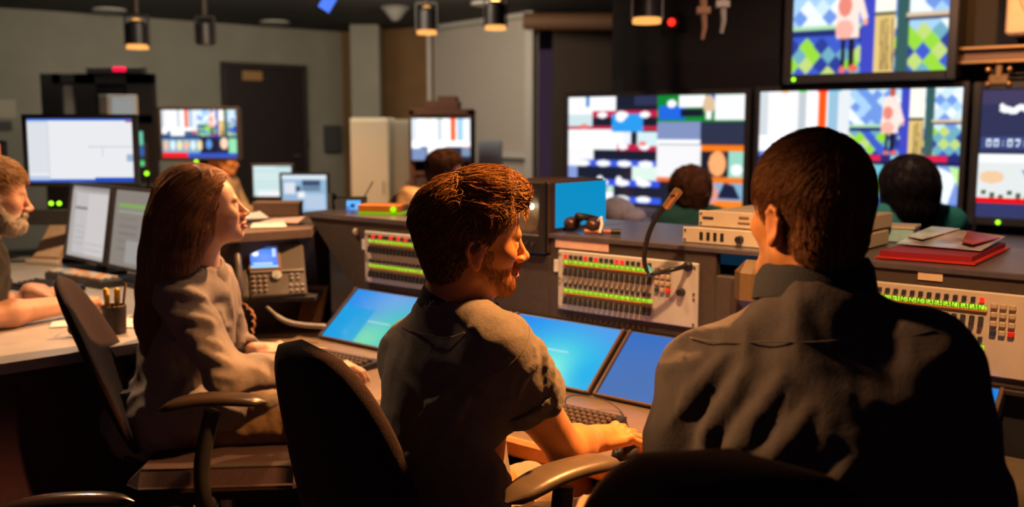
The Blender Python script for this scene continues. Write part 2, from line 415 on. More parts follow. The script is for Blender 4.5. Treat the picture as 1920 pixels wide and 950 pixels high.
# ================================================================ pictures shown on the screens
def pic_people(cv, x0, y0, x1, y1, seed=0, man=True):
    W, H = x1-x0, y1-y0; r = random.Random(seed)
    X = lambda u: x0+u*W
    Y = lambda v: y0+v*H
    cv.rect(x0, y0, x1, y1, (70, 110, 190))
    cols_t = [(235, 245, 250), (165, 205, 240), (205, 230, 238), (110, 150, 225)]
    cols_b = [(60, 90, 200), (150, 215, 60), (110, 170, 190), (40, 60, 150), (190, 215, 120)]
    for i in range(11):
        for j in range(13):
            u = (i+.5*(j % 2))/10.; v = j/11.; up = v < .56
            if u > 1.02: continue
            c = r.choice(cols_t if up else cols_b); a, b_ = .055, .055*1.6
            P = [(X(u), Y(v-b_)), (X(u+a), Y(v)), (X(u), Y(v+b_)), (X(u-a), Y(v))]
            P = [(min(max(q[0], x0), x1), min(max(q[1], y0), y1)) for q in P]
            cv.poly(P, c)
    cv.rect(X(.46), Y(0), X(.56), Y(1), (60, 70, 190)); cv.rect(X(.68), Y(0), X(.76), Y(1), (50, 90, 90))
    cv.rect(X(0), Y(.53), X(.46), Y(.57), (170, 220, 170)); cv.rect(X(0), Y(.57), X(.46), Y(.63), (25, 40, 110))
    cv.rect(X(.74), Y(.46), X(1), Y(.5), (215, 190, 160)); cv.rect(X(.74), Y(.5), X(1), Y(.53), (30, 30, 70))
    cv.rect(X(.545), Y(-0), X(.675), Y(.46), (250, 245, 230)); cv.rect(X(.545), Y(.44), X(.675), Y(.47), (50, 60, 30))
    cv.rect(X(.545), Y(.47), X(.675), Y(1), (225, 195, 120))
    for s in (.58, .60, .62, .65): cv.poly([(X(s), Y(.5)), (X(s+.008), Y(.5)), (X(s+.02), Y(.98)), (X(s+.008), Y(.98))], (120, 90, 50))
    if man:
        cv.rect(X(.33), Y(.62), X(.36), Y(.95), (20, 18, 35)); cv.rect(X(.38), Y(.62), X(.42), Y(.95), (20, 18, 35))
        cv.ell(X(.345), Y(.96), .022*W, .035*H, (230, 110, 100)); cv.ell(X(.415), Y(.95), .03*W, .035*H, (230, 100, 90))
        cv.poly([(X(.33), Y(.12)), (X(.42), Y(.1)), (X(.455), Y(.25)), (X(.50), Y(.48)), (X(.47), Y(.52)), (X(.44), Y(.4)), (X(.445), Y(.66)), (X(.30), Y(.66)), (X(.29), Y(.55)), (X(.305), Y(.22))], (250, 225, 215))
        cv.ell(X(.35), Y(.58), .06*W, .09*H, (245, 150, 130), .7); cv.ell(X(.35), Y(.36), .045*W, .1*H, (225, 95, 70), .8)
        cv.ell(X(.385), Y(.055), .03*W, .065*H, (190, 90, 60)); cv.ell(X(.482), Y(.52), .018*W, .03*H, (240, 170, 140))
def pic_bars(cv, x0, y0, x1, y1):
    W, H = x1-x0, y1-y0
    for k, (a, b_, c) in enumerate([(0, .1, (205, 212, 218)), (.1, .44, (240, 240, 242)), (.44, .53, (190, 198, 205)), (.53, .66, (245, 245, 245)), (.66, .745, (255, 85, 10)), (.745, .77, (245, 245, 245)), (.77, .87, (150, 190, 215)), (.87, 1, (225, 230, 235))]):
        cv.rect(x0+a*W, y0, x0+b_*W, y1, c)
    for a, b_, c in [(.25, .33, (255, 170, 60)), (.45, .53, (40, 220, 40)), (.64, .77, (240, 20, 40)), (.77, .9, (90, 180, 220))]: cv.rect(x0+a*W, y0, x0+b_*W, y0+.025*H, c)
    cv.rect(x0, y0+.74*H, x0+.87*W, y1, (252, 252, 252)); cv.rect(x0+.15*W, y0+.88*H, x1, y1, (60, 85, 110)); cv.rect(x0+.87*W, y0+.88*H, x1, y0+.97*H, (240, 80, 20))
# ---- television
def television(name, label, cat, x0, x1, z0, z1, cv, frame=TF, y=0., bez=.03, depth=.07, led=True, group=None, strength=1.15, tiltx=0., mname='bezel'):
    w, h = x1-x0, z1-z0
    t = thing(name, label, cat, frame.w((x0+x1)/2, y, z0-bez), frame.a, group)
    if tiltx: t.rotation_euler = (tiltx, 0, frame.a)
    m = MB(); m.box((0, depth/2+.01, h/2+bez), (w+bez*1.6, depth, h+bez*1.6), ch=.012); obj('housing', m, M_dark, t)
    m = MB()
    for s in (-1, 1): m.box((s*(w/2+bez/2), -.004, h/2+bez), (bez, .03, h+2*bez), ch=.005)
    for s in (-1, 1): m.box((0, -.004, h/2+bez+s*(h/2+bez/2)), (w, .03, bez), ch=.005)
    obj(mname, m, M_dark2, t)
    screen_mesh('screen', cv, w, h, 0., strength, t, z0=bez)
    if led:
        m = MB(); m.ell((-w*.5+.02 if led == 1 else -w*.5+led, -.022, bez*.45), .011); obj('power_light', m, E_green, t)
    return t
def tvpx(pl, pr, pt, pb, frame=TF, y=0.):
    xm = (pl+pr)/2
    return frame.hit(pl, (pt+pb)/2, y)[0], frame.hit(pr, (pt+pb)/2, y)[0], frame.hit(xm, pb, y)[2], frame.hit(xm, pt, y)[2]
# left video wall screen: small tiles
cv = Canvas(220, 132, (22, 28, 45))
cv.rect(.40, 0, 1, .09, (45, 50, 80))
W_ = (245, 247, 250)
for (a, b_, c, d, q) in [(0, 0, .29, .17, W_), (0, .17, .15, .28, (200, 220, 225)), (.15, .14, .53, .2, (190, 30, 70)), (0, .28, .53, .32, (185, 40, 70)), (0, .31, .33, .5, W_), (.3, .45, .53, .51, (185, 30, 70)), (.27, .17, .45, .33, (40, 150, 230)), (.42, .33, .54, .46, (205, 230, 235)),
                     (.0, .49, .16, .66, (240, 238, 240)), (.08, .6, .53, .66, (60, 90, 210)), (.06, .78, .55, .84, (50, 80, 215)), (.10, .94, .56, 1., (45, 90, 220)), (.53, 0, 1, .24, (10, 130, 50)), (.54, .1, .68, .22, (30, 100, 220)), (.65, .01, .79, .11, W_), (.66, .13, .78, .2, (18, 25, 40)),
                     (.84, .01, 1, .23, (238, 240, 243)), (.8, .01, .84, .12, (20, 60, 190)), (.53, .24, .77, .42, (125, 140, 185)), (.53, .4, .77, .44, W_), (.53, .45, .775, .74, (235, 235, 238)), (.775, .25, 1, .44, (42, 48, 72)),
                     (.775, .45, 1, .5, (240, 120, 20)), (.775, .5, .85, .74, (25, 25, 40)), (.92, .5, 1, .74, (150, 210, 190)), (.775, .73, 1, .78, (235, 120, 30)), (.8, .78, 1, .93, (130, 170, 200)), (.79, .93, 1, 1, (245, 130, 30)), (.53, .74, .775, .78, (230, 110, 40)), (.39, .65, .53, .78, (215, 235, 225))]: cv.rect(a, b_, c, d, q)
cv.ell(.61, .08, .025, .035, W_); cv.ell(.74, .09, .0, .0, W_); cv.ell(.81, .09, .032, .08, (215, 185, 150)); cv.rect(.795, .15, .825, .22, W_)
cv.ell(.86, .61, .045, .11, (250, 170, 110)); cv.ell(.96, .66, .03, .05, W_); cv.poly([(.86, .92), (.9, .77), (.95, .8), (.985, .92)], (25, 30, 60)); cv.ell(.83, .88, .04, .09, (220, 150, 140))
for j, yy in enumerate([.63, .81, .96, .175, .47]):
    for i in range(4):
        if (j, i) in ((3, 0), (4, 0)): continue
        cv.ell(.085+i*.125+(.0 if j != 0 else .01), yy, .042 if j < 3 else .03, .028, W_)
for i in range(3): cv.ell(.2+i*.115, .78, .018, .03, W_)
cv.rect(.15, .8, .20, .96, (240, 230, 190)); cv.rect(.24, .84, .28, .94, (190, 220, 200)); cv.rect(.19, .9, .28, .97, W_)
cv.rect(.33, .33, .38, .45, (230, 235, 250)); cv.ell(.45, .44, .025, .02, (235, 120, 110)); cv.ell(.1, .28, .03, .02, (230, 120, 110)); cv.ell(.32, .19, .03, .05, W_)
cv.rect(0, .66, .06, .9, (130, 150, 210)); cv.rect(.11, .0, .13, .1, (60, 130, 200))
cv.rect(0, .9, .1, 1, (20, 20, 40))
a0, a1, z0, z1 = tvpx(1066, 1396, 179, 383)
television('video_wall_screen', 'left large video wall screen showing a mosaic of small tiles', 'screen', a0, a1, z0, z1, cv.blur(1), led=False, group='large screens on the video wall')
cv = Canvas(220, 130, (30, 35, 60))
pic_bars(cv, 0, 0, .475, .52); pic_people(cv, .475, 0, 1, .55, 3)
cv.rect(0, .52, .475, .56, (95, 120, 190)); cv.rect(0, .56, .475, 1, (30, 50, 110)); cv.rect(.475, .54, 1, .6, (35, 40, 110))
cv.rect(.53, .545, .63, .59, (220, 30, 70)); cv.rect(.68, .545, .77, .59, (150, 210, 235)); cv.rect(.83, .545, .94, .59, (220, 30, 70))
cv.rect(.475, .6, 1, .625, (12, 14, 30)); cv.rect(0, .625, 1, 1, (60, 80, 160)); cv.rect(.53, .625, .6, .9, (210, 190, 120)); cv.rect(.6, .625, .65, .9, (110, 190, 210)); cv.ell(.62, .8, .03, .06, (150, 220, 60))
cv.rect(.65, .625, .8, .95, (22, 26, 44)); cv.ell(.83, .72, .05, .12, (250, 220, 190)); cv.rect(.87, .625, 1, .94, (120, 150, 220)); cv.poly([(.9, .63), (.99, .7), (.95, .94), (.88, .85)], (235, 245, 245)); cv.poly([(.95, .63), (1, .64), (1, .8)], (190, 235, 150)); cv.rect(.4, .93, 1, 1, (70, 80, 190))
a0, a1, z0, z1 = tvpx(1423, 1801, 168, 391)
television('video_wall_screen', 'middle large video wall screen with colour bars and a person in a smock', 'screen', a0, a1, z0, z1, cv.blur(1), led=False, group='large screens on the video wall')
cv = Canvas(200, 120, (45, 50, 85))
cv.rect(0, 0, 1, .12, (75, 65, 100), .5)
[cv.ell(.10+.03*i, .155+.012*math.sin(i*2.1), .024, .026, W_) for i in range(13)]; cv.ell(.085, .13, .012, .02, W_)
cv.rect(.01, .37, .27, .46, (60, 75, 130)); ctext(cv, '00:07:00', .03, .385, .22, .06, (225, 235, 250)); cv.rect(.29, .37, .55, .46, (190, 30, 50)); ctext(cv, '00:00:00', .31, .385, .22, .06, (250, 190, 190))
cv.rect(0, .5, 1, .88, (225, 230, 230)); cv.rect(0, .5, 1, .57, W_); cv.poly([(.18, .62), (.6, .68), (.6, .8), (.22, .78)], (40, 140, 200)); cv.ell(.33, .72, .03, .05, W_); cv.ell(.06, .68, .05, .05, (240, 200, 160))
for i in range(14): cv.rect(.02+.035*i, .78+.02*(i % 3), .04+.035*i, .82+.02*(i % 3), (70, 95, 70))
cv.rect(0, .84, 1, .88, (235, 10, 15)); cv.rect(.36, .85, .5, .875, W_); cv.rect(0, .88, 1, 1, (50, 55, 100))
a0, _, z1 = TF.hit(1843, 165); z0 = TF.hit(1880, 408)[2]
television('video_wall_screen', 'right large video wall screen with clock readouts, cut by the frame edge', 'screen', a0, a0+1.12, z0, z1-.01, cv, group='large screens on the video wall', led=.11, strength=1.1, bez=.04)
cv = Canvas(220, 130); pic_people(cv, 0, 0, 1, 1, 11)
a0, a1, _, _ = tvpx(1487, 1779, 0, 130, y=-.12); z0 = TF.hit(1630, 136, -.12)[2]
television('overhead_screen', 'large screen above the video wall showing a person in a pale smock', 'screen', a0, a1, z0, z0+.54, cv.blur(3), y=-.12, depth=.2, led=1, bez=.045, group='large screens on the video wall')
# speaker, shelf frame and clamps at upper right
x, _, z = TF.hit(1884, 66, -.1)
t = thing('loudspeaker', 'beige loudspeaker with round cone at the top right corner', 'speaker', TF.w(x+.16, -.05, z), TF.a)
m = MB(); m.box((0, .06, .23), (.32, .24, .46), ch=.012); obj('cabinet', m, M_beige, t)
m = MB(); m.lathe([(.14, 0), (.145, .012), (.12, .016), (.11, .004), (.03, -.02)], seg=32); o = obj('speaker_cone', m, M_beige, t); o.location = (.04, -.062, .2); o.rotation_euler = (pi/2, 0, 0)
m = MB(); m.lathe([(.035, -.01), (.03, .012), (.001, .02)], seg=20); o2 = obj('dust_cap', m, M_dark2, t); o2.location = (.04, -.066, .2); o2.rotation_euler = (pi/2, 0, 0)
m = MB(); m.lathe([(.04, 0), (.035, .01), (.001, .012)], seg=20); o2 = obj('tweeter', m, M_dark2, t); o2.location = (.02, -.062, .4); o2.rotation_euler = (pi/2, 0, 0)
x, _, za = TF.hit(1798, 92, -.02); _, _, zb = TF.hit(1798, 118, -.02)
t = thing('support_rail', 'long bronze double rail running above the right video wall screen', 'rail', TF.w(x, -.02, zb), TF.a)
m = MB(); m.box((.75, 0, za-zb), (1.5, .05, .014), ch=.003); m.box((.75, 0, 0), (1.5, .05, .014), ch=.003); obj('flange', m, mat('rail_tan', (.5, .33, .17), .4, metal=.3), t)
m = MB(); m.box((.75, .02, (za-zb)/2), (1.5, .012, za-zb), ch=.002); obj('web', m, mat('rail_brown', (.16, .1, .06), .5), t)
m = MB(); m.box((.75, .1, .03), (1.5, .16, .05)); obj('backing', m, M_dark, t)
for k, px in enumerate((1874,)):
    x, _, z = TF.hit(px, 122, -.02); t = thing('pipe_clamp', 'small brass clamp with four knobs hanging under the bronze rail', 'clamp', TF.w(x, -.02, z-.005), TF.a)
    m = MB(); m.box((0, 0, -.03), (.03, .03, .07), ch=.006); m.box((0, 0, -.065), (.09, .025, .05), ch=.006); obj('body', m, mat('clamp_bronze', (.3, .2, .1), .4, metal=.5), t)
    for sx in (-1, 1):
        for zz in (-.015, -.085):
            m = MB(); m.ell((sx*.048, -.01, zz), .013); obj('knob', m, M_gold, t)
x, _, z = TF.hit(1905, 132, 0.05); t = thing('vent_grille', 'dark slatted vent to the right of the brass clamp', 'vent', TF.w(x, .05, z), TF.a)
m = MB(); 
for k in range(5): m.box((0, 0, .03-.022*k), (.2, .05, .008), ch=.002)
obj('slats', m, M_dark2, t)
m = MB()
for s in (-1, 1): m.box((s*.1, 0, -.015), (.02, .06, .13), ch=.003)
obj('grille_frame', m, M_dark2, t)
# red tally lamp and small fittings in the dark
x, _, z = TF.hit(1262, 42, 0.06); t = thing('tally_light', 'small red indicator lamp on the black wall', 'light', TF.w(x, .07, z), TF.a)
m = MB(); m.ell((0, -.03, 0), .022); obj('bulb', m, E_red, t); m = MB(); m.box((0, .03, 0), (.1, .1, .09)); obj('housing', m, M_dark, t)
for (px, py, lab, mm) in ((1318, 20, 'brown hanging strap in front of the black wall', M_brownbox), (1354, 8, 'pale bracket hanging at the top in front of the black wall', M_grey)):
    p = PY(px, py, 5.0); t = thing('hanging_bracket', lab, 'bracket', p)
    m = MB(); m.tube([(0, 0, ZC-p.z), (0, 0, .05), (.01, 0, -.08), (.0, 0, -.14)], [.018, .02, .014, .01]); obj('strap', m, mm, t)
    m = MB(); m.box((0, 0, .0), (.07, .05, .035)); obj('clip', m, mm, t)

# ================================================================ the far counter under the video wall
t = thing('counter', 'long dark counter running under the video wall screens', 'counter', TF.w(1.2, -.3, 0), TF.a)
m = MB(); m.box((-.2, 0, .79), (5.6, .75, .035), ch=.006); obj('worktop', m, mat('counter_top', (.16, .15, .17), .5, noise=.1), t)
m = MB(); m.box((-.2, .3, .385), (5.5, .04, .77), ch=.004); obj('back_panel', m, M_black, t)
for xx in (-2.8, -.2, 2.4):
    m = MB(); m.box((xx, 0, .385), (.04, .66, .77), ch=.004); obj('side_panel', m, M_black, t)
def on_counter(px, py): return TF.loc(PZ(px, py, .808))
def paper(name, label, cat, frame, x, y, z, w, d, rz, m, group=None, th=.004, curl=0.):
    t = MB(); n = 6; V = []; 
    for k in range(n+1):
        for s in (-1, 1): V.append((s*w/2, -d/2+d*k/n, curl*(k/n)**2+th))
    for k in range(n+1):
        for s in (-1, 1): V.append((s*w/2, -d/2+d*k/n, curl*(k/n)**2))
    Fc = [(2*k, 2*k+1, 2*k+3, 2*k+2) for k in range(n)]; o_ = 2*(n+1)
    Fc += [(o_+2*k+2, o_+2*k+3, o_+2*k+1, o_+2*k) for k in range(n)]
    Fc += [(2*k+2, o_+2*k+2, o_+2*k, 2*k) for k in range(n)]+[(2*k+1, o_+2*k+1, o_+2*k+3, 2*k+3) for k in range(n)]
    Fc += [(0, o_, o_+1, 1), (2*n+1, o_+2*n+1, o_+2*n, 2*n)]
    t.add(V, Fc); o = obj(name, t, m); o.location = frame.w(x, y, z); o.rotation_euler = (0, 0, frame.a+rz)
    return tag(o, label, cat, group)
x, y, _ = on_counter(1150, 418)
t = thing('cloth_bag', 'crumpled pale grey cloth bag on the far counter by the blue sided monitor', 'bag', TF.w(x, y+.05, .808), TF.a)
m = MB(); m.ell((0, 0, .065), (.11, .09, .08), rot=(0, .2, 0)); m.ell((.09, 0, .04), (.08, .08, .05)); obj('bag_body', m, mat('pale_cloth', (.5, .48, .56), .8, noise=.2, bump=.5, bscale=25), t)
m = MB(); m.tube([(-.06, -.08, .1), (-.1, -.1, .16), (-.13, -.08, .08), (-.12, -.1, .01)], .012); obj('strap', m, M_white, t)
x, y, _ = on_counter(1190, 402); 
t = thing('lit_control_strip', 'low violet tinted control unit on the far counter', 'control unit', TF.w(x+.05, y, .808), TF.a)
m = MB(); m.box((0, 0, .02), (.55, .14, .04)); obj('housing', m, mat('violet_grey', (.25, .22, .4), .4), t)
m = MB(); m.box((0, 0, .043), (.45, .06, .006)); obj('key_strip', m, M_grey, t)
x, y, _ = on_counter(1180, 424); paper('document', 'small orange edged document on the far counter beside the gooseneck microphone', 'paper', TF, x, y-.02, .808, .3, .15, 0, mat('tan_paper', (.6, .35, .2), .7))
for k, (px, py, w) in enumerate(((1262, 398, .3), (1375, 398, .4))):
    x, y, _ = on_counter(px, py); paper('document', ('white sheet on the far counter left of the curly haired person', 'broad pale sheet on the far counter behind the beige rack units')[k], 'paper', TF, x, y, .808, w, .22, .3*k, M_white)
# ================================================================ control console
ZT = 1.005; ZL = .758; ZD = .60
H = CF.hit
xa = H(580, 436)[0]; xb = H(664, 540)[0]
xm0, _, _ = H(925, 400, -.01); xm1, _, zmb = H(1027, 478, -.01)
xo0 = H(1342, 500)[0]; xo1 = xo0+.40; zo = H(1370, 519)[2]
XR = 1.45
con = thing('control_console', 'long dark brown operator console carrying the lit button panels', 'console', CF.w(0, 0, 0), CF.a)
def facebox(m, x0, x1, z0, z1, y0=0., y1=.03): m.box(((x0+x1)/2, (y0+y1)/2, (z0+z1)/2), (x1-x0, y1-y0, z1-z0), ch=.003)
m = MB(); m.prism([(xb, 0, ZL), (xm0, 0, ZL), (xm0, 0, ZT), (xa, 0, ZT)], (0, .03, 0)); facebox(m, xm0, xm1, ZL, zmb-.004); facebox(m, xm1, xo0, ZL, ZT); facebox(m, xo0, xo1, ZL, zo); facebox(m, xo1, XR, ZL, ZT)
obj('front_face', m, M_lam, con, False)
m = MB(); m.prism([(xa-.02, -.008, ZT), (xm0, -.008, ZT), (xm0, .5, ZT), (xa-.1, .5, ZT)], (0, 0, .016))
facebox(m, xm1, XR, ZT, ZT+.016, -.008, .5); facebox(m, xm0, xm1, ZT, ZT+.016, .25, .5); obj('top_shelf', m, M_lamtop, con, False)
m = MB(); facebox(m, xb, XR, ZL-.014, ZL, -.012, .03); obj('lip', m, mat('lip_dark', (.03, .024, .024), .4), con)
m = MB(); m.prism([(xb, .03, 0), (XR, .03, 0), (XR, .05, 0), (xb, .05, 0)], (0, 0, ZL)); facebox(m, xa+.1, XR, .05, ZT, .46, .5)
facebox(m, xm0, xm1, zmb-.03, zmb-.006, .03, .46); facebox(m, xo0, xo1, zo-.012, zo, .03, .3); facebox(m, xo0, xo1, zo, ZT, .24, .26)
obj('carcass', m, M_black, con, False)
for xx in (xb+.02, XR-.02):
    m = MB(); m.prism([(xx, -.5, 0), (xx, .46, 0), (xx, .46, ZL), (xx, 0, ZL), (xx, -.2, ZD-.03), (xx, -.5, ZD-.03)], (.02, 0, 0)); obj('side_panel', m, M_purple, con, False)
m = MB(); m.box(((xb-.25+XR)/2, -.3, ZD-.014), (XR-xb+.25, .62, .028), ch=.004); obj('worktop', m, mat('worktop_taupe', (.17, .125, .085), .4, noise=.12, nscale=30), con)
m = MB(); m.box(((xb-.25+XR)/2, -.617, ZD-.02), (XR-xb+.25, .026, .045), ch=.008); obj('worktop_edge', m, M_deskedge, con)
# blue glow seen through the opening: the back of a lit monitor in the console
t = thing('recessed_monitor', 'blue lit monitor set into the console opening left of the near man', 'monitor', CF.w(H(1392, 490, .17)[0], .2, zo+.001), CF.a)
m = MB(); m.box((0, 0, .07), (.26, .05, .14)); obj('housing', m, M_dark, t)
cv = Canvas(40, 20, (10, 140, 190)); cv.rect(0, .55, 1, 1, (12, 40, 60)); screen_mesh('screen', cv.blur(2), .25, .13, -.028, .8, t, z0=.005)

# ---- button panels
BT = {}
def shared(key, fn, m):
    if key not in BT:
        me = fn().mesh(key); me.materials.append(m); me.polygons.foreach_set('use_smooth', [False]*len(me.polygons)); BT[key] = me
    return BT[key]
def inst(name, me, parent, loc, rot=None):
    o = bpy.data.objects.new(name, me); COL.objects.link(o); o.parent = parent; o.location = loc
    if rot: o.rotation_euler = rot
    return o
LBL = ['PGM1', 'PVW2', 'MPL5', 'VPL5', 'MXS3', 'PHX4', 'TGL8', 'P+SD', 'P+2S', 'P+SD', 'VPL3', 'XPL5', 'VPL5', 'PAR1', 'MPL5', 'NPL5', 'PARA']
def panel(label, x0, W, z0, z1, reds, fromtop=None):
    t = thing('switcher_unit', label, 'control panel', CF.w(x0, 0, z0), CF.a, 'beige button panels in the console face')
    Hh = z1-z0; n = 17
    m = MB(); m.box((W/2, -.006, Hh/2), (W, .011, Hh), ch=.003); obj('face_plate', m, M_beige if fromtop else M_panel, t)
    sc = W/.483; zf = lambda f: Hh*(1-f)
    cx = lambda i: W*(.068+.615*i/(n-1))
    sq = shared('button', lambda: MB().box((0, -.004, 0), (.009, .010, .0115), ch=.0012), M_keycap)
    sqr = shared('button_red', lambda: MB().box((0, -.004, 0), (.009, .010, .0115), ch=.0012), emit('button_red_lit', (.9, .02, .01), 1.2))
    pad = shared('paddle', lambda: MB().box((0, -.006, 0), (.0095, .014, .023), rot=(-.25, 0, 0), ch=.0015), M_keycap)
    for i in range(n):
        o = inst('button', sqr if i in reds else sq, t, (cx(i), -.012, zf(.095)))
        if i in reds: o['label'] = 'button glowing red'
        inst('button', sq, t, (cx(i), -.012, zf(.565)))
        inst('paddle_switch', pad, t, (cx(i), -.012, zf(.35))); inst('paddle_switch', pad, t, (cx(i), -.012, zf(.83)))
    for f in (.185, .665):
        cv = Canvas(17*17, 9, (70, 112, 0))
        for i in range(n):
            u = (i+.12)/n; ctext(cv, LBL[(i+(5 if f > .5 else 0)) % 17], u, .16, .82/n, .72, (205, 255, 60))
        screen_mesh('label_strip', cv, W*.653, .0118, -.0125, 1.15, t, z0=zf(f)-.006).location = (W*.3755, 0, 0)
        m = MB(); m.box((W*.3755, -.014, zf(f+.045)), (W*.66, .008, .003), ch=.0005); obj('strip_ledge', m, mat('ledge_orange', (.5, .2, .04), .5), t)
    kc = shared('key_beige', lambda: MB().box((0, -.004, 0), (.0135, .009, .0125), ch=.002), mat('key_beige', (.5, .37, .25), .5))
    kb = shared('key_dark', lambda: MB().box((0, -.004, 0), (.0135, .009, .0125), ch=.002), mat('key_darkblue', (.03, .045, .07), .4))
    kr = shared('key_red', lambda: MB().box((0, -.004, 0), (.0135, .009, .0125), ch=.002), mat('key_red', (.75, .03, .02), .4))
    for r in range(4):
        for c in range(3):
            me = kc if r < 3 or c == 1 else (kb if c == 0 else kr)
            o = inst('key', me, t, (W*(.735+.038*c), -.012, zf(.15+.105*r)))
            if me is kr: o['label'] = 'red key'
            if me is kb: o['label'] = 'dark key'
    m = MB(); m.cyl((W*.90, -.012, zf(.46)), (W*.90, -.03, zf(.46)), .011, .009); obj('knob', m, M_dark, t)
    for sx in (.018, .978):
        for f in (.06, .47, .55, .94):
            m = MB(); m.cyl((W*sx, -.011, zf(f)), (W*sx, -.0145, zf(f)), .004, seg=10); obj('screw', m, M_silver, t)
    m = MB(); m.box((-.012, -.003, zf(.28)), (.016, .006, .038), ch=.001); obj('rack_tab', m, M_white, t)
    return t
mz1 = (H(1048, 468)[2]+H(1312, 492)[2])/2; mz0 = (H(1053, 580)[2]+H(1262, 606)[2])/2
x0 = H(1050, 520)[0]; x1 = H(1312, 540)[0]
panel('button panel in the middle of the console with two lime strips and gooseneck microphone', x0, x1-x0, mz0, mz1, {0, 4, 6, 10, 11, 15})
xl0 = H(688, 480)[0]; panel('button panel at the left end of the console, partly behind the quiffed man', xl0, .483, mz0-.004, mz1, {1, 3, 6, 8, 10})
xr = H(1846, 550)[0]; Wr = .50; panel('nearest button panel at the right, beyond the broad man\'s shoulder, with keypad', xr-.683*Wr, Wr, mz0-.01, mz1, {16}, fromtop=True)
# tapes
def tape(name, label, px0, px1, py0, py1, m, y=-.0045):
    a = H((px0+px1)/2, py1)[2]; b_ = H((px0+px1)/2, py0)[2]; x0 = H(px0, py0)[0]; x1 = H(px1, py1)[0]
    t = MB(); t.box((0, 0, 0), (x1-x0, .003, b_-a), ch=.001); o = obj(name, t, m); o.location = CF.w((x0+x1)/2, -.0022, (a+b_)/2); o.rotation_euler = (0, 0, CF.a)
    tag(o, label, 'tape')
tape('label_tape', 'long pinkish white tape strip above the middle button panel', 1042, 1142, 448, 468, M_peach)
tape('masking_tape', 'short torn piece of masking tape above the right button panel', 1722, 1768, 505, 526, mat('masking_tape', (.75, .55, .36), .7))
# ---- sunken screens
def touch(label, x0, x1, cv, st=1.3):
    W = x1-x0; L_ = .238
    t = thing('desk_screen', label, 'screen', CF.w((x0+x1)/2, -.193, ZD+.006), rot=(-math.radians(50), 0, CF.a), group='sloping screens in the desk', rotz=0)
    m = MB(); m.box((0, .016, L_/2), (W, .03, L_), ch=.003); obj('housing', m, M_dark, t)
    screen_mesh('screen', cv, W-.022, L_-.012, -.0005, st, t, z0=.008)
    m = MB()
    for s in (-1, 1): m.box((s*(W/2-.005), -.002, L_/2), (.010, .010, L_), ch=.002)
    m.box((0, -.002, .003), (W-.02, .010, .008), ch=.002); obj('bezel', m, mat('bezel_bronze', (.12, .065, .04), .35), t)
    return t
def pic_desk(kind):
    cv = Canvas(120, 80, (20, 150, 245))
    if kind == 'B':
        cv.glow(1, 0, .7, .6, (80, 150, 240)).glow(0, 0, .4, .4, (10, 140, 245)).glow(.62, .75, .42, .55, (0, 215, 235)).glow(.58, .95, .22, .42, (150, 255, 225)).glow(.5, 1., .12, .2, (220, 255, 240))
        cv.glow(.95, .75, .2, .3, (20, 180, 240)); cv.rect(.40, .47, .66, .50, (190, 240, 250), .7)
    if kind == 'A':
        cv.glow(.6, .15, .35, .5, (120, 170, 245)).glow(.9, .7, .4, .5, (60, 215, 190)).glow(.55, .9, .25, .35, (130, 230, 190)); cv.rect(0, .35, .42, 1, (0, 170, 235), .75); cv.rect(.42, .56, .7, .59, (200, 235, 240), .7)
    if kind == 'C':
        cv = Canvas(60, 40, (70, 130, 215)); cv.glow(.9, .9, .6, .6, (85, 125, 200)).glow(.2, 1, .5, .5, (80, 130, 205)).glow(.1, 0, .5, .3, (50, 125, 220))
    if kind == 'D':
        cv = Canvas(60, 40, (20, 175, 235)); cv.glow(1, 0, .4, .4, (10, 130, 235))
    return cv.blur(1)
touch('sloping desk screen with blue and green glow beside the long haired woman', -1.40, -.99, pic_desk('A'), .9)
touch('sloping desk screen behind the quiffed man, nearly all hidden', -.98, -.65, pic_desk('D'), .8)
touch('cyan glowing sloping desk screen right of the quiffed man', -.635, -.225, pic_desk('B'), .95)
touch('plain periwinkle blue sloping desk screen left of the broad man', -.212, .20, pic_desk('C'), .75)
touch('cyan sloping desk screen right of the broad man\'s arm', .385, .79, pic_desk('D'), .95)
# ---- things on the console top
ZTT = ZT+.0165
def topxy(px, py): return CF.loc(PZ(px, py, ZTT))
# blue sided box monitor
zt = H(1005, 341, -.01)[2]; W = xm1-xm0-.012
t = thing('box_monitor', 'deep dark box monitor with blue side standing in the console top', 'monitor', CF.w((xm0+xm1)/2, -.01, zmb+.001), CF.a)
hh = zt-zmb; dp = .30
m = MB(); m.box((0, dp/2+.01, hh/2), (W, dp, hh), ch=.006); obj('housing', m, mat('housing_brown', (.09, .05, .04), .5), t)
m = MB(); m.box((W/2+.001, dp/2+.03, hh*.66), (.004, dp*.9, hh*.62), ch=.001); obj('blue_side', m, emit('blue_side_glow', (.0, .30, .62), .9), t)['label'] = 'bright blue lit side'  # side of the housing, made to glow blue by its own emission
m = MB(); w2 = W-.03
for s in (-1, 1): m.box((s*(W/2-.012), 0, hh/2), (.024, .022, hh), ch=.004)
m.box((0, 0, hh-.014), (W-.04, .022, .028), ch=.004); m.box((0, 0, .03), (W-.04, .022, .06), ch=.004); obj('bezel', m, M_dark, t)
m = MB()
m.ell((0, .016, hh/2+.015), (w2/2*1.02, .012, (hh-.09)/2*1.25), seg=28); obj('tube_glass', m, mat('crt_glass', (.25, .2, .15), .25), t)
cv = Canvas(60, 16, (60, 50, 40)); [cv.ell(.12+.19*i, .5+.12*math.sin(i*2), .12, .36, (240, 255, 225)) for i in range(5)]; screen_mesh('readout', cv, .075, .024, -.014, 4., t, z0=hh*.62).location = (W/2-.075, 0, 0)
m = MB()
for k in range(6): m.cyl((-W*.3+W*.12*k, -.011, .03), (-W*.3+W*.12*k, -.02, .03), .006, seg=10)
obj('knobs', m, M_dark2, t)
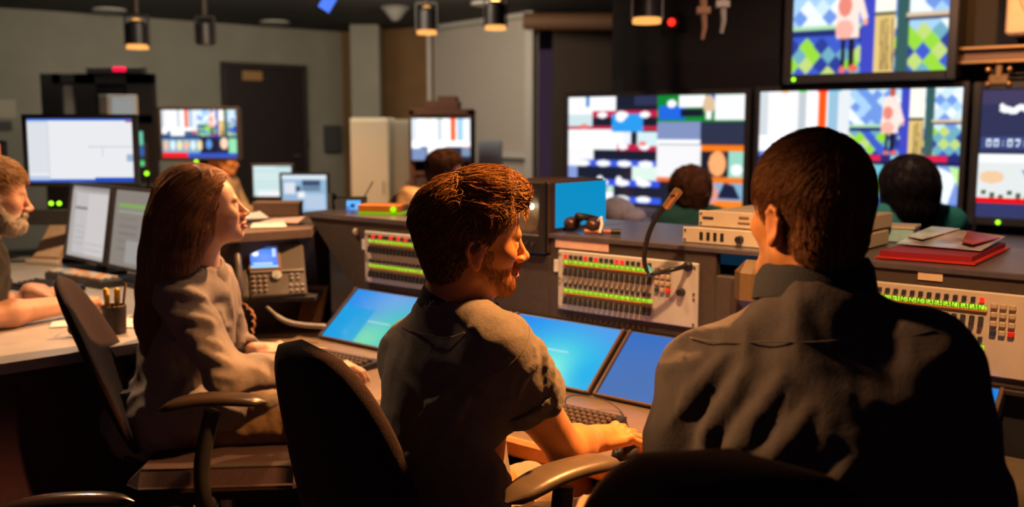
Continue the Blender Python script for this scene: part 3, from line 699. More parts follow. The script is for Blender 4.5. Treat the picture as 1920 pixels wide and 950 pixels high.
# rack units
def rack(label, px, py0, py1, yoff, W, dz, zb, slots, D=.3):
    x0 = H(px, py0, yoff)[0]
    t = thing('rack_unit', label, 'equipment', CF.w(x0+W/2, yoff, zb), CF.a, 'beige rack units stacked on the console')
    m = MB(); m.box((0, D/2+.004, dz/2), (W*.94, D, dz-.004), ch=.003); obj('chassis', m, mat('chassis_tan', (.45, .38, .3), .5), t)
    m = MB(); m.box((0, 0, dz/2), (W, .006, dz), ch=.002); obj('face_plate', m, M_beige, t)
    for s in (-1, 1):
        for f in (.2, .8):
            m = MB(); m.cyl((s*(W/2-.008), -.003, dz*f), (s*(W/2-.008), -.006, dz*f), .003, seg=8); obj('screw', m, M_dark2, t)
    return t, x0
t, x0 = rack('lower beige rack unit with black slots and a knob, on the console top', 1281, 435, 462, .05, .483, .044, ZTT, 0)
for f in (.045+.08, .17, .215, .26, .50, .545, .59):
    m = MB(); m.box((-.2415+.483*f*.98, -.004, .022), (.010, .003, .022), ch=.0008); obj('slot', m, M_rub, t)
m = MB(); m.cyl((-.2415+.178, -.003, .02), (-.2415+.178, -.02, .02), .0105, .009); obj('knob', m, M_dark, t)
t, x0 = rack('upper beige rack unit resting on the slotted one', 1311, 404, 432, .09, .45, .044, ZTT+.045, 0)
m = MB(); m.box((-.225+.03, -.004, .024), (.034, .003, .006), ch=.0008); obj('slot', m, M_rub, t)
m = MB(); m.box((-.225+.14, -.004, .03), (.03, .002, .006), ch=.0005); m.box((-.225+.14, -.004, .015), (.036, .002, .005), ch=.0005); obj('badge', m, M_brownbox, t)
x, y, _ = topxy(1648, 458); t = thing('small_box', 'small pale cyan box beside the right end of the rack units', 'box', CF.w(x+.0, y+.12, ZTT), CF.a+.15)
m = MB(); m.box((0, 0, .02), (.12, .1, .04)); obj('box_body', m, mat('cyan_box', (.35, .62, .68), .5, noise=.2), t); m = MB(); m.box((0, 0, .043), (.125, .105, .008)); obj('lid', m, M_beige, t)
# red folder of papers
F0 = [PZ(px, py, ZTT+.002) for px, py in ((1640, 483), (1828, 497), (1895, 466), (1745, 452))]
ctr = sum(F0, Vector())/4
t = thing('red_folder', 'open red folder of glossy papers on the console top at the right', 'folder', ctr)
m = MB(); m.prism([p-ctr for p in F0], (0, 0, .004)); obj('cover', m, M_red, t)
m = MB(); Q = [(p-ctr)*.93+Vector((0, .006, .0045)) for p in F0]; m.prism(Q, (0, 0, .012)); obj('paper_stack', m, mat('stack_dark_red', (.25, .01, .02), .5), t)
m = MB(); lf = Vector((0, 0, .017)); a, b_, c, d = Q
m.prism([a.lerp(d, .3)+lf, b_.lerp(c, .25)+lf, c+lf+Vector((0, 0, .01)), d+lf+Vector((0, 0, .02))], (0, 0, .002)); obj('glossy_sheet', m, mat('sheet_glossy', (.55, .5, .6), .15, noise=.6, nscale=9), t)
m = MB(); m.prism([a.lerp(b_, .55).lerp(c, .4)+lf*1.7, a.lerp(b_, .85).lerp(c, .3)+lf*1.7, c.lerp(b_, .2)+lf*1.8, c.lerp(d, .5)+lf*2.], (0, 0, .002)); obj('loose_sheet', m, mat('sheet_red_print', (.5, .08, .07), .2, noise=.5, nscale=12), t)
m = MB(); m.prism([a.lerp(d, .5)+lf*1.6, a.lerp(b_, .4).lerp(d, .4)+lf*1.6, d.lerp(c, .4)+lf*2.2, d+lf*2.2], (0, 0, .002)); obj('loose_sheet', m, mat('sheet_yellow_print', (.6, .5, .3), .2, noise=.5, nscale=14), t)
# dark headset and pen on the top
x, y, _ = topxy(1086, 436)
t = thing('headset', 'dark tangled headset lying on the console top beside the blue sided monitor', 'headset', CF.w(x, y+.02, ZTT), CF.a)
m = MB(); m.tube([(-.05+.1*i/10, .0+.03*math.sin(i*.9), .022+.03*math.sin(pi*i/10)) for i in range(11)], .011, seg=10); obj('headband', m, M_dark, t, 60)
for s, n in ((-1, 'ear_cup'), (1, 'ear_cup')):
    m = MB(); m.ell((s*.042, .0, .024), (.026, .03, .023)); obj(n, m, mat('earcup_brown', (.06, .025, .02), .3), t, 60)
m = MB(); m.tube([(.05, .0, .03), (.075, -.01, .05), (.085, -.02, .03), (.09, -.04, .006)], .005, seg=8); obj('boom', m, M_white, t, 60)
x, y, _ = topxy(1118, 438); t = thing('pen', 'brown pen lying in front of the dark headset', 'pen', CF.w(x+.01, max(y, .02)+.01, ZTT), CF.a+.55)
m = MB(); m.tube([(-.05, 0, .007), (.03, 0, .007)], .0065, seg=8); obj('barrel', m, mat('pen_copper', (.55, .18, .06), .4), t, 60); m = MB(); m.tube([(.03, 0, .007), (.06, 0, .007)], .0075, seg=8); obj('cap', m, M_dark, t, 60)
# gooseneck microphone plugged into the middle panel
P = [H(1291, 499, -.012), H(1282, 500, -.03), H(1262, 505, -.06), H(1236, 511, -.075), H(1219, 511, -.085), H(1210, 499, -.09), H(1208, 478, -.095), H(1213, 450, -.10), H(1222, 424, -.105), H(1234, 404, -.11), H(1246, 388, -.115), H(1251, 381, -.115)]
t = thing('gooseneck_microphone', 'black gooseneck microphone curling up from the middle button panel', 'microphone', CF.w(*P[0]), CF.a)
o_ = Vector(P[0]); P = [Vector(p)-o_ for p in P]
def smoothpts(P, n=5):
    P = [Vector(p) for p in P]; out = []
    for i in range(len(P)-1):
        a = P[max(i-1, 0)]; b_ = P[i]; c = P[i+1]; d = P[min(i+2, len(P)-1)]
        for k in range(n):
            u = k/n; out.append(.5*((2*b_)+(c-a)*u+(2*a-5*b_+4*c-d)*u*u+(3*b_-a-3*c+d)*u**3))
    out.append(P[-1]); return out
m = MB(); sp_ = smoothpts(P); m.tube(sp_, [.0085 if i < 6 else .0062+.0012*(i/len(sp_)) for i in range(len(sp_))], seg=12); obj('gooseneck', m, mat('neck_black', (.02, .017, .016), .35), t, 60)
a = Vector(H(1249, 388, -.115))-o_; b_ = Vector(H(1272, 357, -.118))-o_
m = MB(); m.cyl(a, a.lerp(b_, .62), .0115, seg=20); m.cyl(a.lerp(b_, .62), b_, .0125, seg=20); obj('connector', m, M_gold, t, 40)
m = MB(); c = a.lerp(b_, .7); m.box(c+Vector((.002, -.012, 0)), (.012, .004, .006)); obj('latch', m, M_dark, t)
m = MB(); m.lathe([(.014, 0), (.014, .008), (.009, .014)], seg=18); o = obj('base_plug', m, M_dark, t); o.rotation_euler = (pi/2, 0, 0)
q = Vector(H(1218, 508, -.083))-o_; m = MB(); m.tube([q+Vector((-.012, 0, .012)), q, q+Vector((.006, 0, -.006))], .0085, seg=10); obj('cable_tie', m, mat('cyan_tie', (.1, .6, .75), .4), t)
# bronze pod beside the near man's collar
x, _, z = H(1402, 545, -.03); t = thing('handset_cradle', 'rounded bronze handset cradle on the console left of the broad man\'s neck', 'handset', CF.w(x+.01, -.03, z-.03), CF.a)
m = MB(); m.box((0, 0, .045), (.095, .07, .135), ch=.032); obj('cradle_body', m, mat('bronze_plastic', (.16, .10, .045), .3), t, 80)
m = MB(); m.tube([(.05, -.02, .0), (.055, -.03, .05), (.05, -.02, .1)], [.016, .013, .016], seg=12); obj('handset', m, M_dark, t, 60)
# ---- keyboards and mice
kmesh = {}
def keyboard(label, p, rz, body=M_dark, keym=M_keycap, group='keyboards on the desks', cols=15):
    t = thing('keyboard', label, 'keyboard', p, rz, group)
    W, D = cols*.019+.02, .145
    m = MB(); m.prism([(-W/2, -D/2, .0), (-W/2, D/2, .0), (-W/2, D/2, .022), (-W/2, -D/2, .012)][::-1], (W, 0, 0)); obj('base', m, body, t, False)
    kk = shared('keycap_'+keym.name, lambda: MB().box((0, 0, .004), (.0155, .0155, .009), taper=.82, ch=.002), keym)
    sb = shared('spacebar_'+keym.name, lambda: MB().box((0, 0, .004), (.1, .0155, .009), taper=.93, ch=.002), keym)
    for r in range(5):
        yy = -D/2+.022+r*.0225; zz = .0145+.010*(yy+D/2)/D; c = 0
        while c < cols:
            if r == 0 and c == 4:
                inst('space_bar', sb, t, (-W/2+.0195+(c+2)*.019, yy, zz)); c += 5; continue
            inst('key', kk, t, (-W/2+.0195+c*.019, yy, zz)); c += 1
    return t
M_key2 = mat('keycap_bronze', (.085, .06, .042), .35)
kx = CF.loc(PZ(1118, 782, ZD+.02)); keyboard('black keyboard in front of the quiffed man\'s right forearm', CF.w(kx[0]-.09, kx[1]-.03, ZD), CF.a+.03, keym=M_key2)
kw = PZ(606, 667, ZD+.02); keyboard('dark keyboard under the long haired woman\'s hands', Vector((kw.x+.03, kw.y-.03, ZD)), CF.a+.05, keym=M_key2)
def mouse(label, p, rz, m_=M_dark, parent=None):
    t = thing('computer_mouse', label, 'mouse', p, rz)
    m = MB(); m.ell((0, 0, .008), (.03, .052, .022)); mm = m
    mm.v = [(x, y, max(z, 0)) for x, y, z in mm.v]; obj('shell', mm, m_, t, True)
    m = MB(); m.cyl((-.004, .03, .026), (.004, .03, .026), .006, seg=12); obj('scroll_wheel', m, M_dark2, t)
    return t
mo = PZ(1178, 852, ZD); mouse('dark mouse under the quiffed man\'s right hand', mo, -.7)
cbl = [PZ(px, py, z) for px, py, z in ((1060, 757, ZD+.01), (1062, 746, ZD+.03), (1080, 740, ZD+.04), (1110, 744, ZD+.04), (1140, 752, ZD+.025), (1165, 772, ZD+.004), (1178, 800, ZD+.004))]
o = obj('mouse_cable', MB().tube(smoothpts(cbl), .0018, seg=6), M_dark2, None, True); tag(o, 'thin dark cable looping behind the keyboard of the quiffed man', 'cable')

# ================================================================ side wing with desk phone, left of the console
ZW = .975
w0 = [PZ(px, py, ZW) for px, py in ((336, 445), (463, 437), (584, 429))]
t = thing('side_console', 'dark side console with desk phone, between the woman and the main console', 'console', (w0[1].x, w0[1].y, 0))
o_ = Vector((w0[1].x, w0[1].y, 0)); bk = Vector((.02, .5, 0))
wb = [PZ(px, py, ZW) for px, py in ((604, 402), (336, 402))]
m = MB(); m.prism([p-o_ for p in w0+wb], (0, 0, -.03)); obj('top_shelf', m, mat('wing_top', (.14, .1, .08), .45, noise=.15), t, False)
m = MB(); dn = Vector((0, .04, -.03)); a, b_, c = [p-o_+dn for p in w0]
m.add([a, b_, c, a+Vector((0, .12, -.40)), b_+Vector((0, .12, -.40)), c+Vector((0, .12, -.40)), Vector((a.x, a.y+.12, 0)), Vector((b_.x, b_.y+.12, 0)), Vector((c.x, c.y+.12, 0))], [(0, 3, 4, 1), (1, 4, 5, 2), (3, 6, 7, 4), (4, 7, 8, 5)])
bk_ = Vector((0, .3, 0)); m.prism([Vector((a.x, a.y+.3, 0)), Vector((c.x, c.y+.3, 0)), Vector((c.x, c.y+.3, ZW-.03)), Vector((a.x, a.y+.3, ZW-.03))], (0, .02, 0))
obj('front_face', m, mat('wing_face', (.045, .032, .028), .6, noise=.15), t, False)
# sloped ledge for phone
pb = PY(512, 556, 3.42)
m = MB(); q = pb-o_; m.prism([q+Vector((-.16, -.02, -.02)), q+Vector((.14, .03, -.02)), q+Vector((.14, .3, -.02)), q+Vector((-.16, .3, -.02))], (0, 0, .014)); obj('phone_ledge', m, M_black, t, False)
# warm brown wedge bracket under the wing
m = MB(); e0 = PY(575, 535, 3.62)-o_; e1 = PY(556, 608, 3.5)-o_; e2 = PY(600, 606, 3.5)-o_; e3 = PY(612, 540, 3.62)-o_
m.prism([e0, e1, e2, e3], (0, .05, 0)); obj('bracket', m, mat('bracket_brown', (.15, .07, .03), .5, noise=.2), t, False)
rx, rz = -math.radians(32), math.radians(18)
t = thing('desk_phone', 'grey office phone with lit blue display beside the woman\'s chin', 'phone', pb, rot=(rx, 0, rz))
m = MB(); m.box((.02, .012, .105), (.20, .024, .205), ch=.006); m.box((-.115, .016, .105), (.075, .03, .21), ch=.008); obj('body', m, mat('phone_grey', (.085, .08, .078), .4), t)
m = MB(); m.box((-.022, -.002, .152), (.115, .008, .098), ch=.003); obj('display_bezel', m, mat('phone_bezel', (.26, .16, .09), .35, metal=.3), t)
cv = Canvas(60, 46, (70, 125, 225)); cv.rect(0, 0, 1, .12, (40, 70, 130)); cv.glow(.5, .5, .4, .3, (110, 150, 245)); cv.ell(.2, .33, .12, .13, W_); cv.rect(.03, .1, .35, .2, (220, 235, 250)); cv.rect(.8, .1, .93, .5, (220, 235, 250), .7); cv.rect(.1, .75, .8, .86, (170, 200, 250)); cv.rect(0, .9, 1, 1, (150, 210, 250))
screen_mesh('display', cv, .095, .082, -.0065, 1.2, t, z0=.111).location = (-.022, 0, 0)
m = MB(); m.box((.02, -.002, .097), (.19, .006, .008), ch=.002); obj('trim_bar', m, M_grey, t)
kk = shared('phone_key', lambda: MB().box((0, -.003, 0), (.011, .007, .008), ch=.002), mat('phone_key', (.3, .26, .23), .4))
for r in range(4):
    for c in range(3): inst('key', kk, t, (-.062+.02*c, 0, .078-.018*r)); 
for r in range(2):
    for c in range(3): inst('key', kk, t, (.065+.02*c, 0, .03+.02*r-.01))
for r in range(2):
    for c in range(2): inst('key', kk, t, (.07+.022*c, 0, .066+.015*r))
m = MB(); m.cyl((.018, 0, .082), (.018, -.008, .082), .019, .017); obj('navigation_ring', m, M_silver, t); m = MB(); m.cyl((.018, -.008, .078), (.018, -.011, .078), .008); obj('select_button', m, mat('nav_blue', (.25, .45, .6), .3), t)
m = MB(); m.tube(smoothpts([(-.118, -.004, .205), (-.12, -.03, .19), (-.118, -.042, .11), (-.118, -.032, .03), (-.118, -.004, .01)]), [.018]*5+[.02]*3+[.017]*5+[.02]*3+[.019]*5, seg=14); obj('handset', m, mat('handset_dark', (.07, .065, .07), .3), t, 60)
cord = [pb+Vector((-.13, -.03, .0)), PY(474, 590, 3.33), PY(470, 640, 3.3), PY(478, 668, 3.25)]
o = obj('phone_cord', MB().tube([p+Vector((.006*math.sin(i*1.7), 0, .006*math.cos(i*1.7))) for i, p in enumerate(smoothpts(cord, 14))], .004, seg=6), mat('cord_copper', (.35, .14, .06), .5), None, True); tag(o, 'coiled copper coloured phone cord hanging beside the woman\'s chest', 'cord')
o = obj('power_cable', MB().tube(smoothpts([PY(500, 575, 3.42), PY(528, 598, 3.40), PY(560, 608, 3.38), PY(610, 612, 3.36)]), [.006]*4+[.009]*12, seg=8), M_grey, None, True); tag(o, 'grey cable sagging under the desk phone', 'cable')
# things on the wing
def onw(px, py): return PZ(px, py, ZW+.001)
def solid(name, label, cat, p, d, m_, rz=0., lid=None, group=None):
    t = thing(name, label, cat, p, rz, group); m = MB(); m.box((0, 0, d[2]/2), d, ch=min(d)*.06); obj('body', m, m_, t)
    if lid: m = MB(); m.box((0, 0, d[2]+.006), (d[0]*1.01, d[1]*1.01, .012)); obj('lid', m, lid, t)
    return t
p = onw(522, 404); solid('carton', 'flat brown carton on the side console behind the papers', 'box', p, (.19, .1, .048), M_brownbox, .05, mat('carton_lid', (.25, .15, .1), .7))
for k, (px, py, w, d, rz) in enumerate(((505, 424, .13, .14, .2), (535, 419, .16, .09, -.3), (475, 415, .1, .1, .5))):
    p = onw(px, py); m = MB(); V = []; n = 6
    m.prism([(-w/2, -d/2, 0), (w/2, -d/2, 0), (w/2*.8, d/2, .012+.004*k), (-w/2, d/2, .004)], (0, 0, .004)); o = obj('loose_paper', m, M_white if k != 1 else M_peach, smooth=False); o.location = p+Vector((0, 0, .006*k)); o.rotation_euler = (0, 0, rz)
    tag(o, ('crumpled white paper on the side console nearest the woman\'s face', 'long pinkish paper on the side console pointing right', 'small folded paper behind the woman\'s mouth')[k], 'paper')
p = onw(645, 415); t = thing('desk_phone', 'small dark phone with light blue display on the console\'s left corner', 'phone', p+Vector((.02, .06, 0)), rot=(0, 0, .1))
m = MB(); m.prism([(-.06, -.05, 0), (-.06, .06, 0), (-.06, .06, .09), (-.06, .0, .085)][::-1], (.12, 0, 0)); obj('body', m, M_dark, t, False)
cv = Canvas(24, 16, (90, 170, 240)); cv.rect(.3, .4, .6, .8, (30, 60, 120)); cv.rect(0, .6, .25, 1, (60, 120, 220)); s_ = screen_mesh('display', cv, .055, .04, 0, 1.3, t, z0=0); s_.location = (.01, -.028, .045); s_.rotation_euler = (-.55, 0, 0)
m = MB(); m.tube([(-.075, -.03, .02), (-.08, -.0, .10), (-.075, .05, .09)], [.016, .012, .016], seg=10); obj('handset', m, M_rub, t, 60)
m = MB(); m.tube([(.05, .05, .09), (.085, .06, .15)], .003, seg=6); obj('antenna', m, M_dark2, t)
p = PZ(713, 404, ZTT); t = thing('orange_tray', 'orange tray with lime lower edge on the console left end', 'tray', p+Vector((0, .1, 0)), -.2)
m = MB(); m.box((0, 0, .022), (.17, .1, .026)); obj('tray_body', m, M_orange, t); m = MB(); m.box((0, -.002, .005), (.165, .1, .009)); obj('base', m, emit('lime_base', (.3, .6, .0), .7), t)
m = MB(); m.cyl((.055, -.05, .02), (.055, -.056, .02), .011); obj('indicator', m, E_lime, t)
x, _, z = H(668, 434, -.001); t = thing('cap_nut', 'small pale round knob on the console face at the left end', 'knob', CF.w(x, -.001, z), CF.a)
m = MB(); m.ell((0, -.004, 0), (.012, .008, .012)); obj('cap', m, M_beige, t, True); m = MB(); m.cyl((0, 0, 0), (0, -.003, 0), .014); obj('washer', m, M_gold, t)
# ================================================================ left desk
ZK = .72
poly = [PZ(-260, 722, ZK), PZ(268, 641, ZK), Vector((-1.27, 3.2, ZK)), Vector((-1.29, 4.75, ZK)), Vector((-2.95, 4.75, ZK)), Vector((-2.95, 4.1, ZK)), Vector((-1.78, 3.55, ZK)), PZ(8, 608, ZK), PZ(-260, 640, ZK)]
o_ = Vector((-1.5, 3.0, 0))
t = thing('left_desk', 'large beige topped desk in front of the bearded man', 'desk', o_)
m = MB(); m.prism([p-o_ for p in poly], (0, 0, -.03)); obj('worktop', m, M_desk, t, False)
a, b_ = poly[0]-o_, poly[1]-o_
m = MB(); m.prism([Vector((a.x, a.y+.04, .0)), Vector((b_.x-.03, b_.y+.04, .0)), Vector((b_.x-.03, b_.y+.04, ZK-.03)), Vector((a.x, a.y+.04, ZK-.03))], (0, .025, 0)); obj('modesty_panel', m, M_purple, t, False)
m = MB(); c = poly[3]-o_; m.prism([Vector((b_.x-.05, b_.y+.06, 0)), Vector((c.x-.05, c.y-.05, 0)), Vector((c.x-.05, c.y-.05, ZK-.03)), Vector((b_.x-.05, b_.y+.06, ZK-.03))], (-.025, 0, 0)); obj('side_panel', m, M_purple, t, False)
m = MB(); c = Vector((-2.1, 4.72, 0))-o_; m.box((c.x, c.y, ZK/2-.02), (1.6, .03, ZK-.04)); obj('back_panel', m, M_black, t)
def onk(px, py): return PZ(px, py, ZK+.001)
# pair of tilted monitors
def pic_doc(kind):
    cv = Canvas(90, 74, (205, 195, 190))
    if kind == 0:
        cv.rect(0, 0, 1, .06, (170, 165, 165)); cv.rect(.12, .1, .93, .95, (225, 220, 222)); cv.rect(.44, .1, .93, .95, (238, 232, 232)); cv.rect(.12, .3, .43, .32, (110, 100, 110))
        for j in range(10): cv.rect(.46, .15+.08*j, .9, .155+.08*j, (205, 200, 205))
        for j in range(6): cv.rect(.15, .4+.08*j, .4, .41+.08*j, (200, 195, 200))
        cv.rect(.93, 0, 1, 1, (190, 170, 160))
    else:
        cv.rect(0, 0, 1, 1, (180, 170, 160)); cv.rect(.1, .17, .9, .23, (170, 220, 120)); cv.rect(.1, .27, .9, .3, (205, 205, 190))
        for j in range(5): cv.rect(.15, .36+.1*j, .55, .38+.1*j, (160, 150, 145))
        cv.rect(.35, .65, .85, .95, (205, 200, 195))
    return cv.blur(1)
def monitor(label, p, rz, W, Hh, cv, st, zlift, tilt=-.12, group=None, base=True, bez=.014):
    t = thing('computer_monitor', label, 'monitor', p, rz, group)
    pv = bpy.data.objects.new('display_panel', None)
    m = MB(); m.box((0, .022, zlift+Hh/2), (W+2*bez, .032, Hh+2*bez), ch=.006); h = obj('housing', m, M_dark, t)
    bpy.data.objects.remove(pv)
    m = MB()
    for s in (-1, 1): m.box((s*(W/2+bez/2), 0, zlift+Hh/2), (bez, .018, Hh+2*bez), ch=.003)
    for s in (-1, 1): m.box((0, 0, zlift+Hh/2+s*(Hh/2+bez/2)), (W, .018, bez), ch=.003)
    bz = obj('bezel', m, M_dark2, t); sc = screen_mesh('screen', cv, W, Hh, .002, st, t, z0=zlift)
    for o in (h, bz, sc): o.rotation_euler = (tilt, 0, 0)
    if base:
        m = MB(); yb = .05+zlift*abs(tilt); m.prism([(-.03, yb+.01, .01), (.03, yb+.01, .01), (.03, yb+.03, zlift+Hh*.4), (-.03, yb+.03, zlift+Hh*.4)], (0, .02, 0)); obj('stand', m, M_dark, t, False)
        m = MB(); m.box((0, .06, .007), (.24, .17, .014), ch=.005); obj('base', m, M_dark, t)
    return t
p = onk(160, 515); rzm = -math.radians(44)
p1 = Vector((p.x-.02, p.y+.02, ZK)); d_ = Vector((math.cos(rzm), math.sin(rzm), 0))
monitor('left one of the pair of tilted monitors with a pale document page', p1, rzm, .385, .305, pic_doc(0), .72, .07, -.16, 'pair of tilted monitors on the left desk')
monitor('tilted monitor with a green bar, half hidden by the woman\'s hair', p1+d_*.43, rzm, .385, .305, pic_doc(1), .55, .07, -.16, 'pair of tilted monitors on the left desk')
# big monitor behind
cv = Canvas(130, 80, (240, 242, 246)); cv.rect(0, 0, 1, .035, (50, 110, 220)); cv.rect(0, .035, .2, .08, (205, 220, 235)); cv.rect(0, .08, .19, .85, (228, 232, 238)); cv.rect(.19, .08, .2, 1, (205, 210, 218))
cv.rect(.57, .44, .99, .447, (190, 195, 205)); cv.rect(.7, .45, .705, .6, (200, 205, 215)); cv.rect(.93, .56, 1, .68, (160, 185, 215)); cv.rect(0, .95, 1, 1, (50, 100, 210)); cv.rect(.0, .9, .2, .96, (190, 210, 235)); cv.rect(.62, .92, 1, 1, (20, 80, 200)); cv.rect(.93, .04, 1, .06, (200, 60, 60))
zz0 = PY(150, 341, 4.55).z; pm = PY(153, 341, 4.55); 
monitor('large bright monitor above the pair of tilted ones on the left desk', Vector((pm.x, 4.55, ZK)), math.radians(3), .475, .29, cv, .95, zz0-ZK, -.02, bez=.02)
m = MB(); z = PZ(75, 402, .78)
t = thing('monitor_rail', 'dark rail with green indicator lights beneath the large bright monitor', 'rail', (pm.x, 4.44, ZK))
m = MB(); m.box((.0, 0, .22), (1.0, .03, .07)); obj('rail', m, M_dark2, t)
m = MB()
for s in (-.48, .48): m.box((s, 0, .095), (.03, .03, .19))
obj('post', m, M_dark2, t)
for px in (96, 111):
    q = PY(px, 381, 4.42); m = MB(); m.ell((q.x-pm.x, -.02, q.z-ZK), .010); obj('indicator', m, E_green, t)
q = onk(110, 470)
# document stand
p = onk(78, 498)
t = thing('document_holder', 'slanted tan document holder with a sheet on the left desk', 'document holder', Vector((p.x, p.y+.06, ZK)), -.35)
R_ = math.radians(38)
m = MB(); m.box((0, .07, .12), (.17, .006, .27), rot=(-R_, 0, 0), ch=.002); obj('back_plate', m, mat('holder_tan', (.45, .28, .16), .5), t)
m = MB(); m.box((0, .064, .125), (.14, .003, .23), rot=(-R_, 0, 0), ch=.001); obj('sheet', m, mat('paper_tan', (.6, .42, .28), .8, noise=.1), t)
m = MB(); m.box((0, -.025, .012), (.19, .03, .022), ch=.004); obj('ledge', m, M_beige, t)
m = MB(); m.prism([(-.02, .15, .19), (.02, .15, .19), (.02, .2, 0), (-.02, .2, 0)], (0, .01, 0)); obj('leg', m, M_dark, t, False)
p = onk(55, 545); keyboard('low dark keyboard by the bearded man\'s wrist', Vector((p.x+.05, p.y+.03, ZK)), -.55, cols=14)
# strip of coloured buttons
p = onk(150, 532); t = thing('button_strip', 'narrow switcher panel of white and coloured keys below the tilted monitors', 'control panel', Vector((p.x, p.y+.03, ZK)), rzm+.12)
m = MB(); m.box((0, 0, .016), (.42, .1, .032), ch=.005); obj('base', m, M_dark2, t)
ms = [shared('cue_key_%d' % i, lambda: MB().box((0, 0, .005), (.021, .021, .012), ch=.003), mm) for i, mm in enumerate((mat('key_white', (.65, .58, .5), .4), M_orange, mat('key_blue', (.15, .3, .5), .4), mat('key_tan', (.5, .4, .3), .4)))]
for r in range(3):
    for c in range(14): inst('key', ms[random.choice((0, 0, 3, 3, 1, 2, 0))], t, (-.19+.029*c, -.03+.029*r, .032))
# pencil cup
p = onk(216, 624); t = thing('pencil_cup', 'dark mesh pencil cup on the left desk', 'cup', p)
m = MB(); m.lathe([(.033, 0), (.036, .085), (.034, .087), (.031, .01), (.001, .008)], seg=24); obj('cup_body', m, mat('mesh_cup', (.03, .022, .02), .4, bump=.6, bscale=200), t)
for k, (dx, tx, l, mm, lab) in enumerate(((-.012, -.02, .125, M_yellow, 'left yellow highlighter in the pencil cup'), (.008, .012, .125, M_yellow, 'right yellow highlighter in the pencil cup'), (.016, .05, .14, M_brownbox, 'brown pencil leaning right in the pencil cup'))):
    tt = thing('highlighter' if k < 2 else 'pencil', lab, 'pen', p+Vector((dx, -.006+.004*k, .01)), rot=(0, tx*3, .1*k), group='pens in the pencil cup')
    m = MB(); m.tube([(0, 0, 0), (0, 0, l*.75)], .0085 if k < 2 else .004, seg=8); obj('barrel', m, mm, tt, 60); m = MB(); m.tube([(0, 0, l*.75), (0, 0, l), (0, 0, l*1.04)], [.009, .009, .004] if k < 2 else [.004, .004, .001], seg=8); obj('cap', m, mm, tt, 60)
p = onk(170, 628); t = thing('sunglasses', 'dark sunglasses lying on the left desk near the pencil cup', 'sunglasses', Vector((p.x, p.y, ZK)), .25)
for s in (-1, 1):
    m = MB(); m.ell((s*.033, 0, .022), (.028, .008, .021)); obj('lens', m, mat('lens_dark', (.06, .04, .04), .08, coat=.6), t, True)
m = MB()
for s in (-1, 1): m.tube([(s*.033+.029*math.cos(a*pi/8), -.002, .022+.022*math.sin(a*pi/8)) for a in range(17)], .0022, seg=6); m.tube([(s*.062, 0, .034), (s*.064, .06, .03), (s*.058, .12, .006)], .002, seg=6)
m.tube([(-.006, 0, .028), (0, -.003, .031), (.006, 0, .028)], .002, seg=6); obj('frame', m, M_dark, t, True)
for k, (px, py, w, d, rz, lab) in enumerate(((150, 606, .17, .1, .35, 'white paper sheet beside the sunglasses on the left desk'), (240, 606, .16, .14, -.1, 'white paper behind the pencil cup near the woman\'s hair'))):
    p = onk(px, py); m = MB(); m.box((0, 0, .002), (w, d, .003), ch=.0005); o = obj('paper_sheet', m, M_white); o.location = p; o.rotation_euler = (0, 0, rz); tag(o, lab, 'paper')
p = onk(112, 538); mouse('white mouse by the low keyboard on the left desk', Vector((p.x, p.y, ZK)), -.4, M_white)
# ================================================================ background of the room
# glazed booth frame
Y0 = 8.6
def at(px, py, Y=Y0): return PY(px, py, Y)
t = thing('glazed_booth', 'black framed booth with windows against the left wall', 'booth', (at(195, 300).x, Y0, 0)); bx = at(195, 300).x
def bar(m, px0, px1, py0, py1, d=.08, Y=Y0):
    a = PY(px0, py1, Y); b_ = PY(px1, py0, Y); m.box(((a.x+b_.x)/2-bx, Y-Y0, (a.z+b_.z)/2), (abs(b_.x-a.x), d, abs(b_.z-a.z)), ch=.004)
zb = 0
m = MB()
for (a, b_, c, d) in ((101, 117, 138, 600), (163, 181, 138, 600), (257, 289, 138, 600), (101, 289, 138, 158), (101, 289, 215, 232)): bar(m, a, b_, c, min(d, 524))
obj('frame', m, M_black, t)
m = MB(); bar(m, 117, 163, 232, 524, .05); bar(m, 181, 257, 232, 524, .05); obj('lower_panel', m, M_dark, t)
m = MB(); bar(m, 117, 163, 158, 215, .01); obj('window_pane', m, mat('booth_glass', (.5, .48, .42), .3), t)
m = MB(); bar(m, 181, 257, 158, 215, .01, Y0+.02); obj('window_pane', m, M_dark, t)
m = MB(); bar(m, 166, 272, 126, 138, .1); obj('top_box', m, M_dark2, t)
m = MB(); bar(m, 216, 240, 126, 134, .11); obj('red_sign_light', m, emit('red_sign', (1, .0, .05), 1.6), t)
m = MB(); bar(m, 202, 257, 178, 216, .02, Y0-.06); obj('louvre_frame', m, mat('louvre_white', (.8, .8, .78), .4), t)
cv = Canvas(40, 40, (150, 152, 150)); [cv.rect(0, j/10, 1, j/10+.05, (95, 97, 98)) for j in range(10)]
a = PY(210, 214, Y0-.075); b_ = PY(251, 182, Y0-.075); s_ = screen_mesh('lit_louvre', cv, b_.x-a.x, b_.z-a.z, 0, 1.3, t, z0=0); s_.location = ((a.x+b_.x)/2-bx, -.075, a.z)
m = MB(); bar(m, 187, 201, 178, 214, .02, Y0-.06); obj('pale_switch_panel', m, M_grey, t)
